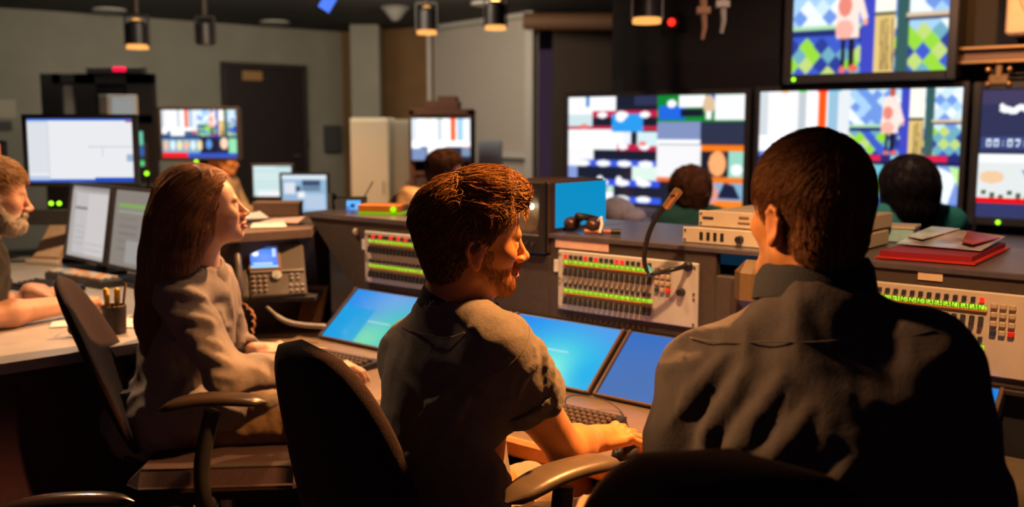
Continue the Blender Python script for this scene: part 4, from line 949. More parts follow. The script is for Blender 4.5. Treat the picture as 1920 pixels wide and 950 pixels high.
# wall mounted colour television on pole
cv = Canvas(110, 70, (20, 30, 60)); pic_bars(cv, 0, 0, .47, .5); pic_people(cv, .47, 0, 1, .55, 5)
cv.rect(0, .5, .47, .56, (60, 90, 140)); cv.rect(.12, .42, .3, .54, W_); cv.rect(0, .56, 1, .62, (25, 50, 110)); cv.rect(0, .62, .5, .9, (120, 170, 190))
for i in range(6): cv.ell(.05+.09*i, .74, .035, .1, [(235, 180, 150), (215, 230, 240), (240, 220, 170)][i % 3])
cv.rect(.53, .6, .72, .92, (15, 18, 40)); cv.ell(.62, .72, .04, .1, (90, 150, 220)); cv.ell(.82, .7, .05, .12, (250, 210, 180)); cv.rect(.88, .6, 1, .95, (140, 220, 170)); cv.rect(0, .88, .34, 1, (235, 20, 40)); cv.rect(.34, .9, 1, 1, (40, 80, 190))
YF = Frame(PY(374, 250, 6.9).x, 6.9, -3)
w = PY(446, 250, 6.9).x-PY(303, 250, 6.9).x; z0 = PY(374, 295, 6.9).z; z1 = PY(374, 206, 6.9).z
t = television('television', 'colourful television on a dark pole in front of the left wall', 'television', -w/2, w/2, z0, z1, cv.blur(1), frame=YF, led=False, strength=1.2, bez=.022)
m = MB(); m.tube([(0, .05, .02), (0, .05, -z0+.03)], .03, seg=12); obj('pole', m, M_dark, t); m = MB(); m.box((0, .05, -z0+.035), (.5, .4, .03)); obj('foot', m, M_dark, t)
# rear low equipment under the television
p = PY(300, 330, 6.2); solid('equipment_cabinet', 'dark low equipment cabinet below the colourful television', 'cabinet', Vector((p.x-.12, 6.3, 0)), (.8, .4, .98), M_dark)
for k, (px, py, mm, lab) in enumerate(((275, 325, E_green, 'small green indicator lamp in the dark right of the large monitor'), (368, 303, E_green, 'small green indicator lamp under the colourful television'))):
    p = PY(px, py, 6.0 if k == 0 else 6.8); m = MB(); m.ell((0, 0, 0), .013); t = thing('indicator_lamp', lab, 'light', p); obj('lens', m, mm, t); m = MB(); m.box((0, .02, 0), (.04, .03, .04)); obj('housing', m, M_dark, t)
    m = MB(); m.tube([(0, .02, -.02), (0, .02, -p.z+.001)], .008); obj('post', m, M_dark, t)
p = PY(268, 285, 6.8); cv = Canvas(12, 50, (30, 60, 60)); cv.rect(.1, .0, .8, .4, (120, 220, 190)); cv.rect(.2, .45, .9, .7, (60, 110, 190)); cv.ell(.5, .9, .4, .09, (110, 240, 150))
t = thing('level_meter', 'narrow upright glowing level meter right of the large monitor', 'meter', Vector((p.x, p.y, 0))); screen_mesh('display', cv.blur(2), .035, .24, -.022, .8, t, z0=PY(268, 312, 6.8).z)
m = MB(); m.box((0, 0, .62), (.05, .04, 1.24)); obj('housing', m, M_dark, t); m = MB(); m.box((0, 0, .01), (.3, .3, .02)); obj('foot', m, M_dark, t)
# poster and small screen on the far left
x, _, z = 0, 0, 0
LF_a = math.degrees(math.atan2(c0.y-cL.y, c0.x-cL.x)); LF = Frame(cL.x, cL.y, LF_a)
h0 = LF.hit(-20, 186, -.01); h1 = LF.hit(31, 222, -.01)
t = thing('notice_board', 'pale notice on the wall at the far left edge', 'notice', LF.w((h0[0]+h1[0])/2, -.01, h1[2]), LF.a); W = h1[0]-h0[0]; Hh = h0[2]-h1[2]
m = MB(); m.box((0, 0, Hh/2), (W, .012, Hh), ch=.002); obj('board', m, mat('notice_tan', (.45, .4, .33), .8), t); m = MB(); m.box((0, -.004, -.08), (W*.6, .02, .1), ch=.002); obj('switch_box', m, M_dark, t)
p = PY(20, 300, 4.9); cv = Canvas(60, 30, (230, 140, 90)); [cv.rect(i/8, 0, i/8+.1, 1, c) for i, c in enumerate([(90, 160, 220), (240, 120, 60), (230, 230, 230), (60, 110, 210), (240, 90, 70), (240, 220, 200), (70, 140, 230), (245, 120, 80)])]; cv.rect(0, .4, 1, 1, (240, 225, 220))
monitor('small colourful monitor just behind the bearded man\'s head', Vector((p.x-.02, 4.6, ZK)), 0, .26, .17, cv, 1., PY(20, 338, 4.6).z-ZK, 0)
# wall box
h0 = BF.hit(607, 235, -.02); h1 = BF.hit(637, 285, -.02)
t = thing('wall_panel_box', 'dark grey panel box on the wall right of the door', 'panel box', BF.w((h0[0]+h1[0])/2, -.045, h1[2]), BF.a); W = h1[0]-h0[0]; Hh = h0[2]-h1[2]
m = MB(); m.box((0, 0, Hh/2), (W, .07, Hh), ch=.005); obj('box', m, mat('panelbox', (.05, .055, .055), .5), t); m = MB(); m.box((0, -.036, Hh/2), (W*.8, .006, Hh*.85), ch=.002); obj('cover', m, mat('panelbox2', (.065, .07, .07), .5), t)
h0 = BF.hit(576, 268, -.02); t = thing('light_switch', 'small switch plate on the wall beside the dark door', 'switch', BF.w(h0[0], -.008, h0[2]), BF.a); m = MB(); m.box((0, 0, 0), (.09, .012, .13)); obj('plate', m, M_brownbox, t); m = MB(); m.box((0, -.008, 0), (.02, .01, .04)); obj('toggle', m, M_gold, t)
# tall pale cabinet
def cabinet(name, label, px0, px1, pyt, Y, dp, m_, doors=1, mh=M_dark, extra=None):
    a = PY(px0, pyt, Y); b_ = PY(px1, pyt, Y); W = b_.x-a.x; t = thing(name, label, 'cabinet', ((a.x+b_.x)/2, Y+dp/2, 0)); z = a.z
    m = MB(); m.box((0, 0, z/2), (W, dp, z), ch=.006); obj('carcass', m, m_, t)
    for k in range(doors):
        w = W/doors; m = MB(); m.box((-W/2+w*(k+.5), -dp/2-.008, z/2), (w-.01, .016, z-.05), ch=.003); d = obj('door', m, m_, t)
        m = MB(); m.box((-W/2+w*(k+.5)+w*.36, -dp/2-.026, z*.55), (.012, .02, .12)); obj('handle', m, mh, d)
    return t
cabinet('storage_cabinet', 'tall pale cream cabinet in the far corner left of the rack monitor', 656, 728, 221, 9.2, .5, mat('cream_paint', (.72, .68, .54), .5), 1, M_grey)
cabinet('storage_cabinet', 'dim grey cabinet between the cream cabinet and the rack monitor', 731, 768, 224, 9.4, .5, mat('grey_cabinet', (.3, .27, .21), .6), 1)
cabinet('narrow_cabinet', 'narrow pale blue cabinet in front of the partition', 896, 941, 264, 8.2, .25, mat('pale_blue', (.38, .44, .58), .4), 1, M_white)
# brown rack with bright monitor
Yk = 7.2; a = PY(765, 205, Yk); b_ = PY(886, 205, Yk); W = b_.x-a.x
t = thing('equipment_rack', 'brown equipment rack holding the bright bar monitor', 'rack', ((a.x+b_.x)/2, Yk+.3, 0))
mk = mat('rack_brown', (.12, .05, .03), .5, noise=.2); m = MB(); zt_ = a.z; zs0 = PY(820, 318, Yk).z
for s in (-1, 1): m.box((s*(W/2-.02), 0, zt_/2), (.04, .5, zt_), ch=.005)
m.box((0, 0, zt_-.02), (W, .5, .05), ch=.005); m.box((0, 0, zs0-.03), (W-.06, .5, .03), ch=.004); m.box((0, .2, zs0/2), (W-.08, .02, zs0), ch=.004); m.box((0, .24, zt_/2), (W-.08, .02, zt_-.06), ch=.004); obj('cabinet_frame', m, mk, t)
m = MB(); m.box((0, 0, zt_+.035), (W*.55, .35, .06)); m.box((.04, 0, zt_+.08), (W*.3, .3, .04)); obj('top_box', m, mk, t)
for k in range(3):
    m = MB(); m.box((0, -.22, zs0-.12-.14*k), (W-.09, .05, .12), ch=.004); d = obj('rack_module', m, mat('rack_module', (.08, .05, .04), .5), t)
    for j in range(4): m = MB(); m.ell((-.16+.1*j, -.25, zs0-.12-.14*k), .014); obj('module_knob', m, M_gold, d)
cv = Canvas(80, 52, (30, 30, 45)); pic_bars(cv, 0, 0, 1, .72); cv.rect(0, .55, 1, .68, W_); cv.rect(.27, .6, .57, .9, W_); cv.rect(0, .72, .25, 1, (110, 130, 170)); cv.rect(.27, .9, .57, .98, W_); cv.rect(.6, .7, .85, .95, (30, 35, 60)); cv.rect(.85, .7, 1, .9, (110, 130, 160))
w = PY(880, 250, Yk).x-PY(770, 250, Yk).x; z0 = PY(820, 300, Yk).z; z1 = PY(820, 222, Yk).z
KF = Frame((a.x+b_.x)/2, Yk+.04, 0)
television('rack_monitor', 'bright colour bar monitor inside the brown rack', 'monitor', -w/2, w/2, z0, z1, cv.blur(1), frame=KF, led=False, strength=1.4, bez=.012, depth=.2)
# shelf the rack monitor stands on comes with the rack; table with two small lit monitors
t = thing('rear_table', 'dark table in the back of the room carrying two small monitors', 'table', (-1.12, 6.35, 0))
m = MB(); m.box((0, 0, .74), (1.1, .9, .03), ch=.005); obj('tabletop', m, M_dark2, t)
for sx in (-1, 1):
    for sy in (-1, 1): m = MB(); m.box((sx*.5, sy*.4, .3625), (.05, .05, .725)); obj('leg', m, M_dark, t)
def pic_sheet(k):
    cv = Canvas(60, 50, (190, 225, 225))
    if k == 0:
        [cv.rect(0, .12+.12*j, 1, .17+.12*j, (235, 245, 245)) for j in range(7)]; cv.rect(0, 0, .6, .08, (225, 240, 240)); cv.rect(.1, .8, .7, 1, W_)
    else:
        cv.rect(0, 0, 1, 1, (150, 185, 215)); cv.rect(0, 0, 1, .12, (225, 238, 248)); cv.rect(.45, .15, .85, .3, (60, 80, 110)); cv.rect(.45, .32, .85, .42, (100, 125, 150)); cv.rect(.05, .2, .3, .5, (225, 230, 240)); cv.rect(.3, .3, .42, .45, (60, 80, 110)); cv.rect(.5, .5, .95, .9, (185, 205, 230)); cv.rect(.35, .45, .5, .6, W_)
    return cv.blur(1)
p = PY(512, 370, 6.5); monitor('small pale striped monitor behind the woman\'s face', Vector((p.x, 6.5, .756)), -.05, .255, .2, pic_sheet(0), 1., PY(512, 368, 6.5).z-.756, 0, 'two small monitors on the rear table')
p = PY(572, 400, 6.1); monitor('small blue grey monitor in front of the striped one', Vector((p.x, 6.1, .756)), -.05, .28, .235, pic_sheet(1), 1., PY(572, 399, 6.1).z-.756, 0, 'two small monitors on the rear table')
# ================================================================ implicit bodies: smooth unions of tapered limbs, meshed by surface nets
A_ = lambda *v: np.array(v, np.float64)
def nrm(v): v = np.asarray(v, float); return v/np.linalg.norm(v)
class Field:
    def __init__(s): s.p = []
    def _add(s, fn, lo, hi, op, k): s.p.append((fn, np.asarray(lo), np.asarray(hi), op, k)); return s
    def cone(s, a, b, ra, rb, k=.02, op='u'):
        a = np.asarray(a, float); b = np.asarray(b, float); ab = b-a; L2 = max(ab @ ab, 1e-9)
        def fn(P):
            pa = P-a; h = np.clip((pa @ ab)/L2, 0, 1); return np.linalg.norm(pa-h[..., None]*ab, axis=-1)-(ra+(rb-ra)*h)
        r = max(ra, rb); return s._add(fn, np.minimum(a, b)-r, np.maximum(a, b)+r, op, k)
    def path(s, pts, rs, k=.01, op='u'):
        for i in range(len(pts)-1): s.cone(pts[i], pts[i+1], rs[i], rs[i+1], k, op)
        return s
    def ell(s, c, r, R=None, k=.02, op='u'):
        c = np.asarray(c, float); r = np.asarray(r, float); R = np.eye(3) if R is None else R
        def fn(P):
            q = (P-c) @ R; k0 = np.linalg.norm(q/r, axis=-1); k1 = np.linalg.norm(q/(r*r), axis=-1)
            return k0*(k0-1)/np.maximum(k1, 1e-6)
        e = np.abs(R) @ r; return s._add(fn, c-e, c+e, op, k)
    def fold(s, pts, rs, k=.012, rise=.4):
        """a soft crease laid along the surface built so far"""
        P = np.array(pts); rs = np.array(rs)
        for _ in range(8): P = P-s.grad(P)*(s(P)+rs*(1-rise))[:, None]
        return s.path(list(P), list(rs), k, 'u')
    def cyl(s, a, b, r, k=.004, op='s'):
        a = np.asarray(a, float); b = np.asarray(b, float); ab = b-a; L = np.linalg.norm(ab); t = ab/L
        def fn(P):
            pa = P-a; h = pa @ t; rad = np.linalg.norm(pa-h[..., None]*t, axis=-1)
            return np.maximum(rad-r, np.maximum(-h, h-L))
        return s._add(fn, np.minimum(a, b)-r, np.maximum(a, b)+r, op, k)
    def box(s, c, hs, R=None, rr=.01, k=.01, op='u'):
        c = np.asarray(c, float); hs = np.asarray(hs, float); R = np.eye(3) if R is None else R
        def fn(P):
            q = np.abs((P-c) @ R)-(hs-rr); return np.linalg.norm(np.maximum(q, 0), axis=-1)+np.minimum(q.max(-1), 0)-rr
        e = np.abs(R) @ hs; return s._add(fn, c-e, c+e, op, k)
    @staticmethod
    def comb(d, e, op, k):
        if op == 'u':
            h = np.maximum(k-np.abs(d-e), 0)/k; return np.minimum(d, e)-h*h*k*.25
        e = -e; h = np.maximum(k-np.abs(d-e), 0)/k; return np.maximum(d, e)+h*h*k*.25
    def __call__(s, P):
        d = np.full(P.shape[:-1], 1.)
        for fn, lo, hi, op, k in s.p: d = s.comb(d, fn(P), op, k)
        return d
    def grad(s, P, e=.0015):
        g = np.stack([s(P+e*v)-s(P-e*v) for v in np.eye(3)], -1); return g/np.maximum(np.linalg.norm(g, axis=-1, keepdims=True), 1e-9)
    def grid(s, ax):
        D = np.full([len(a) for a in ax], .2, np.float32)
        for fn, lo, hi, op, k in s.p:
            m = k+.03; sl = []
            for i in range(3):
                a = np.searchsorted(ax[i], lo[i]-m); b = np.searchsorted(ax[i], hi[i]+m); sl.append((a, b))
            if any(b <= a for a, b in sl): continue
            sub = tuple(slice(a, b) for a, b in sl)
            P = np.stack(np.meshgrid(*[ax[i][sub[i]] for i in range(3)], indexing='ij'), -1)
            D[sub] = s.comb(D[sub], fn(P), op, k)
        return D
def axis(lo, hi, h, fine=()):
    out = [lo]
    while out[-1] < hi:
        x = out[-1]; st = h
        for a, b, hf in fine:
            if a-.004 <= x < b: st = min(st, hf)
            elif x < a and x+st > a: st = max(min(st, a-x), .0015)
        out.append(x+st)
    return np.array(out)
def nets(D, ax):
    S = D < 0; nx, ny, nz = D.shape
    c = [S[dx:nx-1+dx, dy:ny-1+dy, dz:nz-1+dz] for dx in (0, 1) for dy in (0, 1) for dz in (0, 1)]
    al = c[0].copy(); an = c[0].copy()
    for q in c[1:]: al &= q; an |= q
    act = an & ~al; idx = np.full(act.shape, -1, np.int64); I = np.argwhere(act); idx[act] = np.arange(len(I))
    X = [np.asarray(a) for a in ax]
    acc = np.zeros((len(I), 3)); cnt = np.zeros(len(I))
    corners = [(dx, dy, dz) for dx in (0, 1) for dy in (0, 1) for dz in (0, 1)]
    val = {q: D[I[:, 0]+q[0], I[:, 1]+q[1], I[:, 2]+q[2]].astype(float) for q in corners}
    for q in corners:
        for a in range(3):
            if q[a]: continue
            q2 = list(q); q2[a] = 1; q2 = tuple(q2); v0, v1 = val[q], val[q2]; m = (v0 < 0) != (v1 < 0)
            t = np.where(m, v0/np.where(m, v0-v1, 1), 0)
            p = np.stack([X[i][I[:, i]+q[i]] for i in range(3)], -1); p2 = X[a][I[:, a]+1]
            p[:, a] = p[:, a]+(p2-p[:, a])*t
            acc[m] += p[m]; cnt[m] += 1
    V = acc/np.maximum(cnt, 1)[:, None]; F = []
    for a in range(3):
        o1, o2 = (a+1) % 3, (a+2) % 3
        s0 = [slice(None)]*3; s1 = [slice(None)]*3; s0[a] = slice(0, -1); s1[a] = slice(1, None)
        A0 = S[tuple(s0)]; B0 = S[tuple(s1)]; E = np.argwhere(A0 != B0)
        ok = (E[:, o1] > 0) & (E[:, o2] > 0) & (E[:, o1] < D.shape[o1]-1) & (E[:, o2] < D.shape[o2]-1); E = E[ok]
        ins = A0[E[:, 0], E[:, 1], E[:, 2]]
        def cid(d1, d2):
            q = E.copy(); q[:, o1] += d1; q[:, o2] += d2; return idx[q[:, 0], q[:, 1], q[:, 2]]
        Q = np.stack([cid(-1, -1), cid(0, -1), cid(0, 0), cid(-1, 0)], -1); Q[~ins] = Q[~ins][:, ::-1]; F.append(Q)
    F = np.concatenate(F); F = F[(F >= 0).all(1)]; return V, F
def clean(V, F, keep_all=False):
    if keep_all: return V, F
    par = np.arange(len(V))
    e = np.concatenate([F[:, [0, 1]], F[:, [1, 2]], F[:, [2, 3]]])
    for _ in range(200):
        m = np.minimum(par[e[:, 0]], par[e[:, 1]]); old = par.copy()
        np.minimum.at(par, e[:, 0], m); np.minimum.at(par, e[:, 1], m); par = par[par]; par = par[par]
        if (old == par).all(): break
    u, cn = np.unique(par, return_counts=True); big = u[cn.argmax()]; k = par == big
    mp = np.cumsum(k)-1; F = mp[F[k[F].all(1)]]; return V[k], F
def vnormals(V, F):
    n = np.cross(V[F[:, 2]]-V[F[:, 0]], V[F[:, 3]]-V[F[:, 1]]); N = np.zeros_like(V)
    for i in range(4): np.add.at(N, F[:, i], n)
    return N/np.maximum(np.linalg.norm(N, axis=1, keepdims=True), 1e-12)
def wnoise(P, sc, seed, n=9, aniso=(1, 1, 1)):
    r = np.random.default_rng(seed); P = P*np.array(aniso)*sc; v = np.zeros(len(P)); W = P.copy()
    for i in range(3): W[:, i] += .6*np.sin(P @ r.normal(size=3)*1.3+r.uniform(0, 6))
    for i in range(n): k = nrm(r.normal(size=3))*r.uniform(.6, 2.2); v += np.sin(W @ k+r.uniform(0, 6))
    return v/math.sqrt(n)
def sdfmesh(name, F_, h, fine=(), parent=None, origin=(0, 0, 0), mats=None, paint=None, disp=None, pad=.02, keep_all=False, clip=None):
    us = [p for p in F_.p if p[3] == 'u']
    lo = np.min([p[1] for p in us], 0)-pad; hi = np.max([p[2] for p in us], 0)+pad
    ax = [axis(lo[i], hi[i], h, [(f[0][i], f[1][i], f[2]) for f in fine]) for i in range(3)]
    V, Q = nets(F_.grid(ax), ax); V, Q = clean(V, Q, keep_all)
    if disp is not None: N = vnormals(V, Q); V = V+N*disp(V, N)[:, None]
    col = paint(V) if paint is not None else None
    me = npmesh(name, V-np.asarray(origin), Q)
    if col is not None:
        at = me.color_attributes.new('Col', 'FLOAT_COLOR', 'POINT'); c = np.ones((len(V), 4), np.float32); c[:, :3] = col; at.data.foreach_set('color', c.ravel())
    return link(name, me, mats, parent, True), V, Q
# ---------------------------------------------------------------- hair made of strands that follow a scalp field
def strands(name, F_, V, mask, N, length, dirf, width, parent, origin, m, cols, seed=1, steps=7, lift=.0015, lift_end=.004, curl=0., base=None, stiff=.5, wild=None, tip=None):
    r = np.random.default_rng(seed); cand = V[mask(V)]
    P = cand[r.integers(0, len(cand), N)]+r.normal(size=(N, 3))*.002
    g = F_.grad(P); P = P-g*F_(P)[:, None]
    L = length(P)*r.uniform(.7, 1.15, N); stp = L/steps; lf = r.uniform(.3, 1., N)
    pts = [P.copy()]; ph = r.uniform(0, 6.28, N); jit = r.normal(size=(N, 3))*.16; d_old = None; wd = 1. if wild is None else wild(P)[:, None]
    for s in range(steps):
        g = F_.grad(P); d = dirf(P)+jit*wd
        if curl: d = d+np.stack([np.sin(ph+s*1.1), np.cos(ph*1.7+s*1.3), np.sin(ph*.6+s*.9)], -1)*curl*wd
        d = d-g*(d*g).sum(-1, keepdims=True); d = d/np.maximum(np.linalg.norm(d, axis=1, keepdims=True), 1e-6)
        if d_old is not None: d = d*(1-stiff)+d_old*stiff; d = d/np.maximum(np.linalg.norm(d, axis=1, keepdims=True), 1e-6)
        d_old = d; P = P+d*stp[:, None]; u = (s+1)/steps
        tgt = (lift+(lift_end-lift)*u)*lf*(1. if wild is None else .35+.65*wd[:, 0])
        P = P-F_.grad(P)*(F_(P)-tgt)[:, None]*.8
        pts.append(P.copy())
    T = np.stack(pts, 1); n = steps+1
    tan = np.gradient(T, axis=1); tan /= np.maximum(np.linalg.norm(tan, axis=2, keepdims=True), 1e-9)
    up = np.broadcast_to(np.array([.3, .2, .93]), tan.shape); x = np.cross(tan, up); x /= np.maximum(np.linalg.norm(x, axis=2, keepdims=True), 1e-6); y = np.cross(tan, x)
    w = width*(1-.75*np.linspace(0, 1, n)**2)[None, :, None]*r.uniform(.6, 1.3, N)[:, None, None]
    ring = np.stack([T+(x*math.cos(a)+y*math.sin(a))*w for a in (0, 2.1, 4.2)], 2)
    VV = ring.reshape(-1, 3); k = np.arange(N)[:, None]*n*3+np.arange(n-1)[None]*3
    FF = np.stack([np.stack([k+a, k+(a+1) % 3, k+3+(a+1) % 3, k+3+a], -1) for a in range(3)], 2).reshape(-1, 4)
    c = np.array(cols)[r.integers(0, len(cols), N)]*r.uniform(.7, 1.25, N)[:, None]
    CC = np.repeat(c, n*3, 0)
    if tip is not None: w_ = np.tile(np.repeat(np.linspace(0, 1, n)**1.3, 3), N)[:, None]; CC = CC*(1-w_)+np.array(tip)*w_*np.repeat(r.uniform(.5, 1.2, N), n*3)[:, None]
    if base is not None:
        BV, BF, BC = base; FF = np.concatenate([BF, FF+len(BV)]); VV = np.concatenate([BV, VV]); CC = np.concatenate([np.broadcast_to(BC, BV.shape), CC])
    me = npmesh(name, VV-np.asarray(origin), FF); at = me.color_attributes.new('Col', 'FLOAT_COLOR', 'POINT')
    c4 = np.ones((len(VV), 4), np.float32); c4[:, :3] = CC; at.data.foreach_set('color', c4.ravel())
    return link(name, me, m, parent, True)
def fieldmesh(F_, h, disp=None):
    us = [p for p in F_.p if p[3] == 'u']; lo = np.min([p[1] for p in us], 0)-.02; hi = np.max([p[2] for p in us], 0)+.02
    ax = [axis(lo[i], hi[i], h) for i in range(3)]; V, Q = nets(F_.grid(ax), ax); V, Q = clean(V, Q)
    if disp is not None: N = vnormals(V, Q); V = V+N*disp(V, N)[:, None]
    return V, Q
# ---------------------------------------------------------------- head, hands, torso
def headframe(face, roll=0., pitch=0.):
    """columns: head's right, facing, up. face: horizontal facing angle in degrees from +X; roll>0 tips the right ear down; pitch>0 looks up"""
    a = math.radians(face); f = A_(math.cos(a), math.sin(a), 0); u = A_(0, 0, 1.); r = np.cross(f, u)
    p = math.radians(pitch); f, u = f*math.cos(p)+u*math.sin(p), u*math.cos(p)-f*math.sin(p)
    q = math.radians(roll); r, u = r*math.cos(q)-u*math.sin(q), u*math.cos(q)+r*math.sin(q)
    return np.stack([r, f, u], 1)
def head(F, c, R, s=1., beard=0., fem=False):
    T = lambda x, y, z: c+R @ (A_(x, y, z)*s)
    E = lambda p, r, k=.012, op='u', rx=0.: F.ell(T(*p), A_(*r)*s, R @ np.array([[1, 0, 0], [0, math.cos(rx), -math.sin(rx)], [0, math.sin(rx), math.cos(rx)]]), k*s, op)
    Cn = lambda p, q, a, b, k=.012, op='u': F.cone(T(*p), T(*q), a*s, b*s, k*s, op)
    E((0, -.014, .036), (.074, .094, .087), .02); E((0, .035, .045), (.060, .055, .060), .03)
    E((0, .034, -.035), (.053, .052, .066), .03)
    if fem: E((0, .068, -.086), (.017, .016, .018), .03)
    else: E((0, .069, -.090), (.023, .02, .02), .03); Cn((-.047, .0, -.05), (-.02, .066, -.088), .019, .019, .02); Cn((.047, .0, -.05), (.02, .066, -.088), .019, .019, .02)
    for sx in (-1, 1): E((sx*.038, .058, -.014), (.022, .024, .02), .025)
    Cn((-.028, .083, .020), (.028, .083, .020), .012, .012, .016)
    for sx in (-1, 1): E((sx*.031, .098, .002), (.017, .014, .011), .012, 's')
    for sx in (-1, 1): E((sx*.031, .0765, .002), (.0125, .0125, .0125), .003)
    for sx in (-1, 1): Cn((sx*.019, .086, .007), (sx*.044, .079, .006), .0038, .0032, .004); Cn((sx*.020, .086, -.005), (sx*.043, .080, -.003), .003, .0026, .004)
    Cn((0, .090, .012), (0, .108, -.026), .0075, .0098, .014); E((0, .110, -.030), (.0105, .0115, .0095), .008)
    for sx in (-1, 1): E((sx*.0125, .099, -.033), (.0075, .0105, .007), .007); 
    for sx in (-1, 1): E((sx*.007, .104, -.041), (.0035, .005, .003), .003, 's')
    Cn((0, .095, -.042), (0, .096, -.052), .006, .0075, .01)
    Cn((-.013, .088, -.0585), (.013, .088, -.0585), .0065, .0065, .008); E((0, .0945, -.0575), (.012, .0075, .0052), .006)
    E((0, .0925, -.0685), (.016, .0085, .0062), .007); Cn((-.022, .092, -.0635), (.022, .092, -.0635), .0022, .0022, .004, 's'); E((0, .101, -.0634), (.02, .006, .0012), .003, 's')
    # ears
    for sx in (-1, 1):
        E((sx*.0745, -.008, -.004), (.0095, .0185, .030), .008, rx=-.25)
        for (p, q) in (((.081, .004, .016), (.083, -.008, .027)), ((.083, -.008, .027), (.085, -.022, .022)), ((.085, -.022, .022), (.085, -.029, .006)), ((.085, -.029, .006), (.081, -.021, -.016)), ((.081, -.021, -.016), (.078, -.009, -.030))):
            Cn((sx*p[0], p[1], p[2]), (sx*q[0], q[1], q[2]), .0042, .0042, .004)
        E((sx*.086, -.012, -.002), (.006, .0095, .016), .005, 's', rx=-.25); E((sx*.077, -.007, -.029), (.0065, .009, .009), .006)
    return T
def headcolor(V, c, R, s, skin, brow, beard=None, lips=(.42, .14, .10)):
    q = (V-c) @ R/s; col = np.tile(np.array(skin), (len(V), 1)); x = np.abs(q[:, 0]); y = q[:, 1]; z = q[:, 2]
    inh = (np.abs(q).max(1) < .14)
    nz = wnoise(V, 160, 3); col *= (1+.05*wnoise(V, 60, 4))[:, None]
    def mixc(m, cc):
        m = np.clip(m, 0, 1)[:, None]; return col*(1-m)+np.array(cc)*m
    col = mixc(inh*((y > .05) & (x < .05) & (z < -.0 ) & (z > -.04))*.15, (.6, .2, .13))
    col = mixc(inh*np.exp(-(((x-.082)/.012)**2))*(np.abs(y) < .04)*.25, (.62, .18, .12))
    if beard is not None:
        b = np.clip((.0-z-.030)/.02, 0, 1)*np.clip((y+.012)/.02, 0, 1)*(z > -.125); b = np.maximum(b, ((y > .07) & (z < -.042) & (x < .034))*1.)
        b = b*(1-((y > .085) & (x < .02) & (z > -.074) & (z < -.054))); 
        side = (x > .05)*np.clip((y+.0)/.012, 0, 1)*np.clip((.03-y)/.012, 0, 1)*(z > -.07)*(z < .02)
        b = np.maximum(b, side); col = mixc(inh*b*beard[1]*(1+.35*nz), beard[0])
    col = mixc(inh*((y > .078) & (x < .021) & (z < -.053) & (z > -.073))*.8, lips)
    col = mixc(inh*((y > .060)*np.exp(-((z-.0235+.06*(x-.03)**2/.01)/.0045)**2)*(x > .010)*(x < .050))*.85, brow)
    eye = inh*(np.hypot(x-.031, (z-.002)) < .0095)*(y > .0835); col = mixc(eye*1., (.55, .5, .46)); col = mixc(inh*(np.hypot(x-.031, z-.002) < .005)*(y > .084), (.05, .06, .06))
    return col
def hand(F, wrist, d, up, side, curl=(.35, .5, .35), spread=.07, s=1., thumb=.5, mouse=False):
    """d: toward the fingers, up: back of the hand, side: +1 right hand. returns palm frame"""
    d = nrm(d); up = nrm(up-d*(np.asarray(up) @ d)); x = np.cross(d, up)*1.     # x to the right seen from above
    M = np.stack([x, d, up], 1); T = lambda a, b, c: np.asarray(wrist)+M @ (A_(a, b, c)*s)
    F.box(T(0, .045, -.002), A_(.036, .046, .0125)*s, M, .011*s, .014*s)
    F.cone(T(0, -.01, 0), T(0, .03, 0), .027*s, .026*s, .012*s)
    F.cone(T(side*-.024, .02, -.010), T(side*-.030, .055, -.010), .016*s, .013*s, .01*s)
    L = [(.042, .026, .021), (.046, .030, .022), (.043, .028, .021), (.034, .021, .018)]
    for i in range(4):
        ax = -side*(.028-.0187*i); base = T(ax, .088-(.004 if i in (0,) else 0)-(.010 if i == 3 else 0), .002); yaw = -side*(1.5-i)*spread; pit = 0.
        p = base; F.ell(T(ax, .086-(.010 if i == 3 else 0), .006), A_(.0095, .011, .009)*s, M, .006*s)
        for j in range(3):
            pit += curl[j]*(1+.06*i); v = M @ A_(math.sin(yaw)*math.cos(pit), math.cos(yaw)*math.cos(pit), -math.sin(pit)); q = p+v*L[i][j]*s
            r0 = (.0092, .0083, .0076)[j]*s*(.88 if i == 3 else 1); r1 = (.0083, .0076, .0066)[j]*s*(.88 if i == 3 else 1)
            F.cone(p, q, r0, r1, .003*s); p = q
    b = T(-side*.024, .022, -.008); q = b+M @ (A_(-side*.62, .72, -.22)*.040*s); F.cone(b, q, .0145*s, .011*s, .008*s)
    q2 = q+M @ (A_(-side*.30*thumb*1.4, .9, -.28)*.032*s); F.cone(q, q2, .0105*s, .0092*s, .004*s); q3 = q2+M @ (A_(side*.10, .92, -.3)*.026*s); F.cone(q2, q3, .0092*s, .0075*s, .004*s)
    return T, M
def torsoframe(J):
    r = nrm(J['shR']-J['shL']); up = nrm(J['neck']-J['pel']); f = nrm(np.cross(up, r)); r = np.cross(f, up)
    return np.stack([r, f, up], 1)
def torso(F, J, g=0., wide=1., k=.05, belly=1.):
    M = torsoframe(J); mid = (J['shR']+J['shL'])/2; ch = mid*.55+J['pel']*.45; C = mid-M[:, 2]*.10-M[:, 1]*.0
    F.cone(J['shR']-M[:, 0]*.02, J['shL']+M[:, 0]*.02, .058+g, .058+g, k)
    F.ell(C, A_(.165*wide+g, .108+g, .175+g), M, k); F.ell((C+J['pel'])/2, A_(.150*wide+g, (.108*belly)+g, .17+g), M, k)
    F.ell(J['pel']+M[:, 2]*.02, A_(.168*wide+g, .12+g, .12+g), M, k)
    # trapezius
    for s_ in ('shR', 'shL'): F.cone(J['neck']+M[:, 2]*.005-M[:, 1]*.012, J[s_]*.8+J['neck']*.2+M[:, 2]*.012, .046+g*.6, .040+g, .05)
    return M
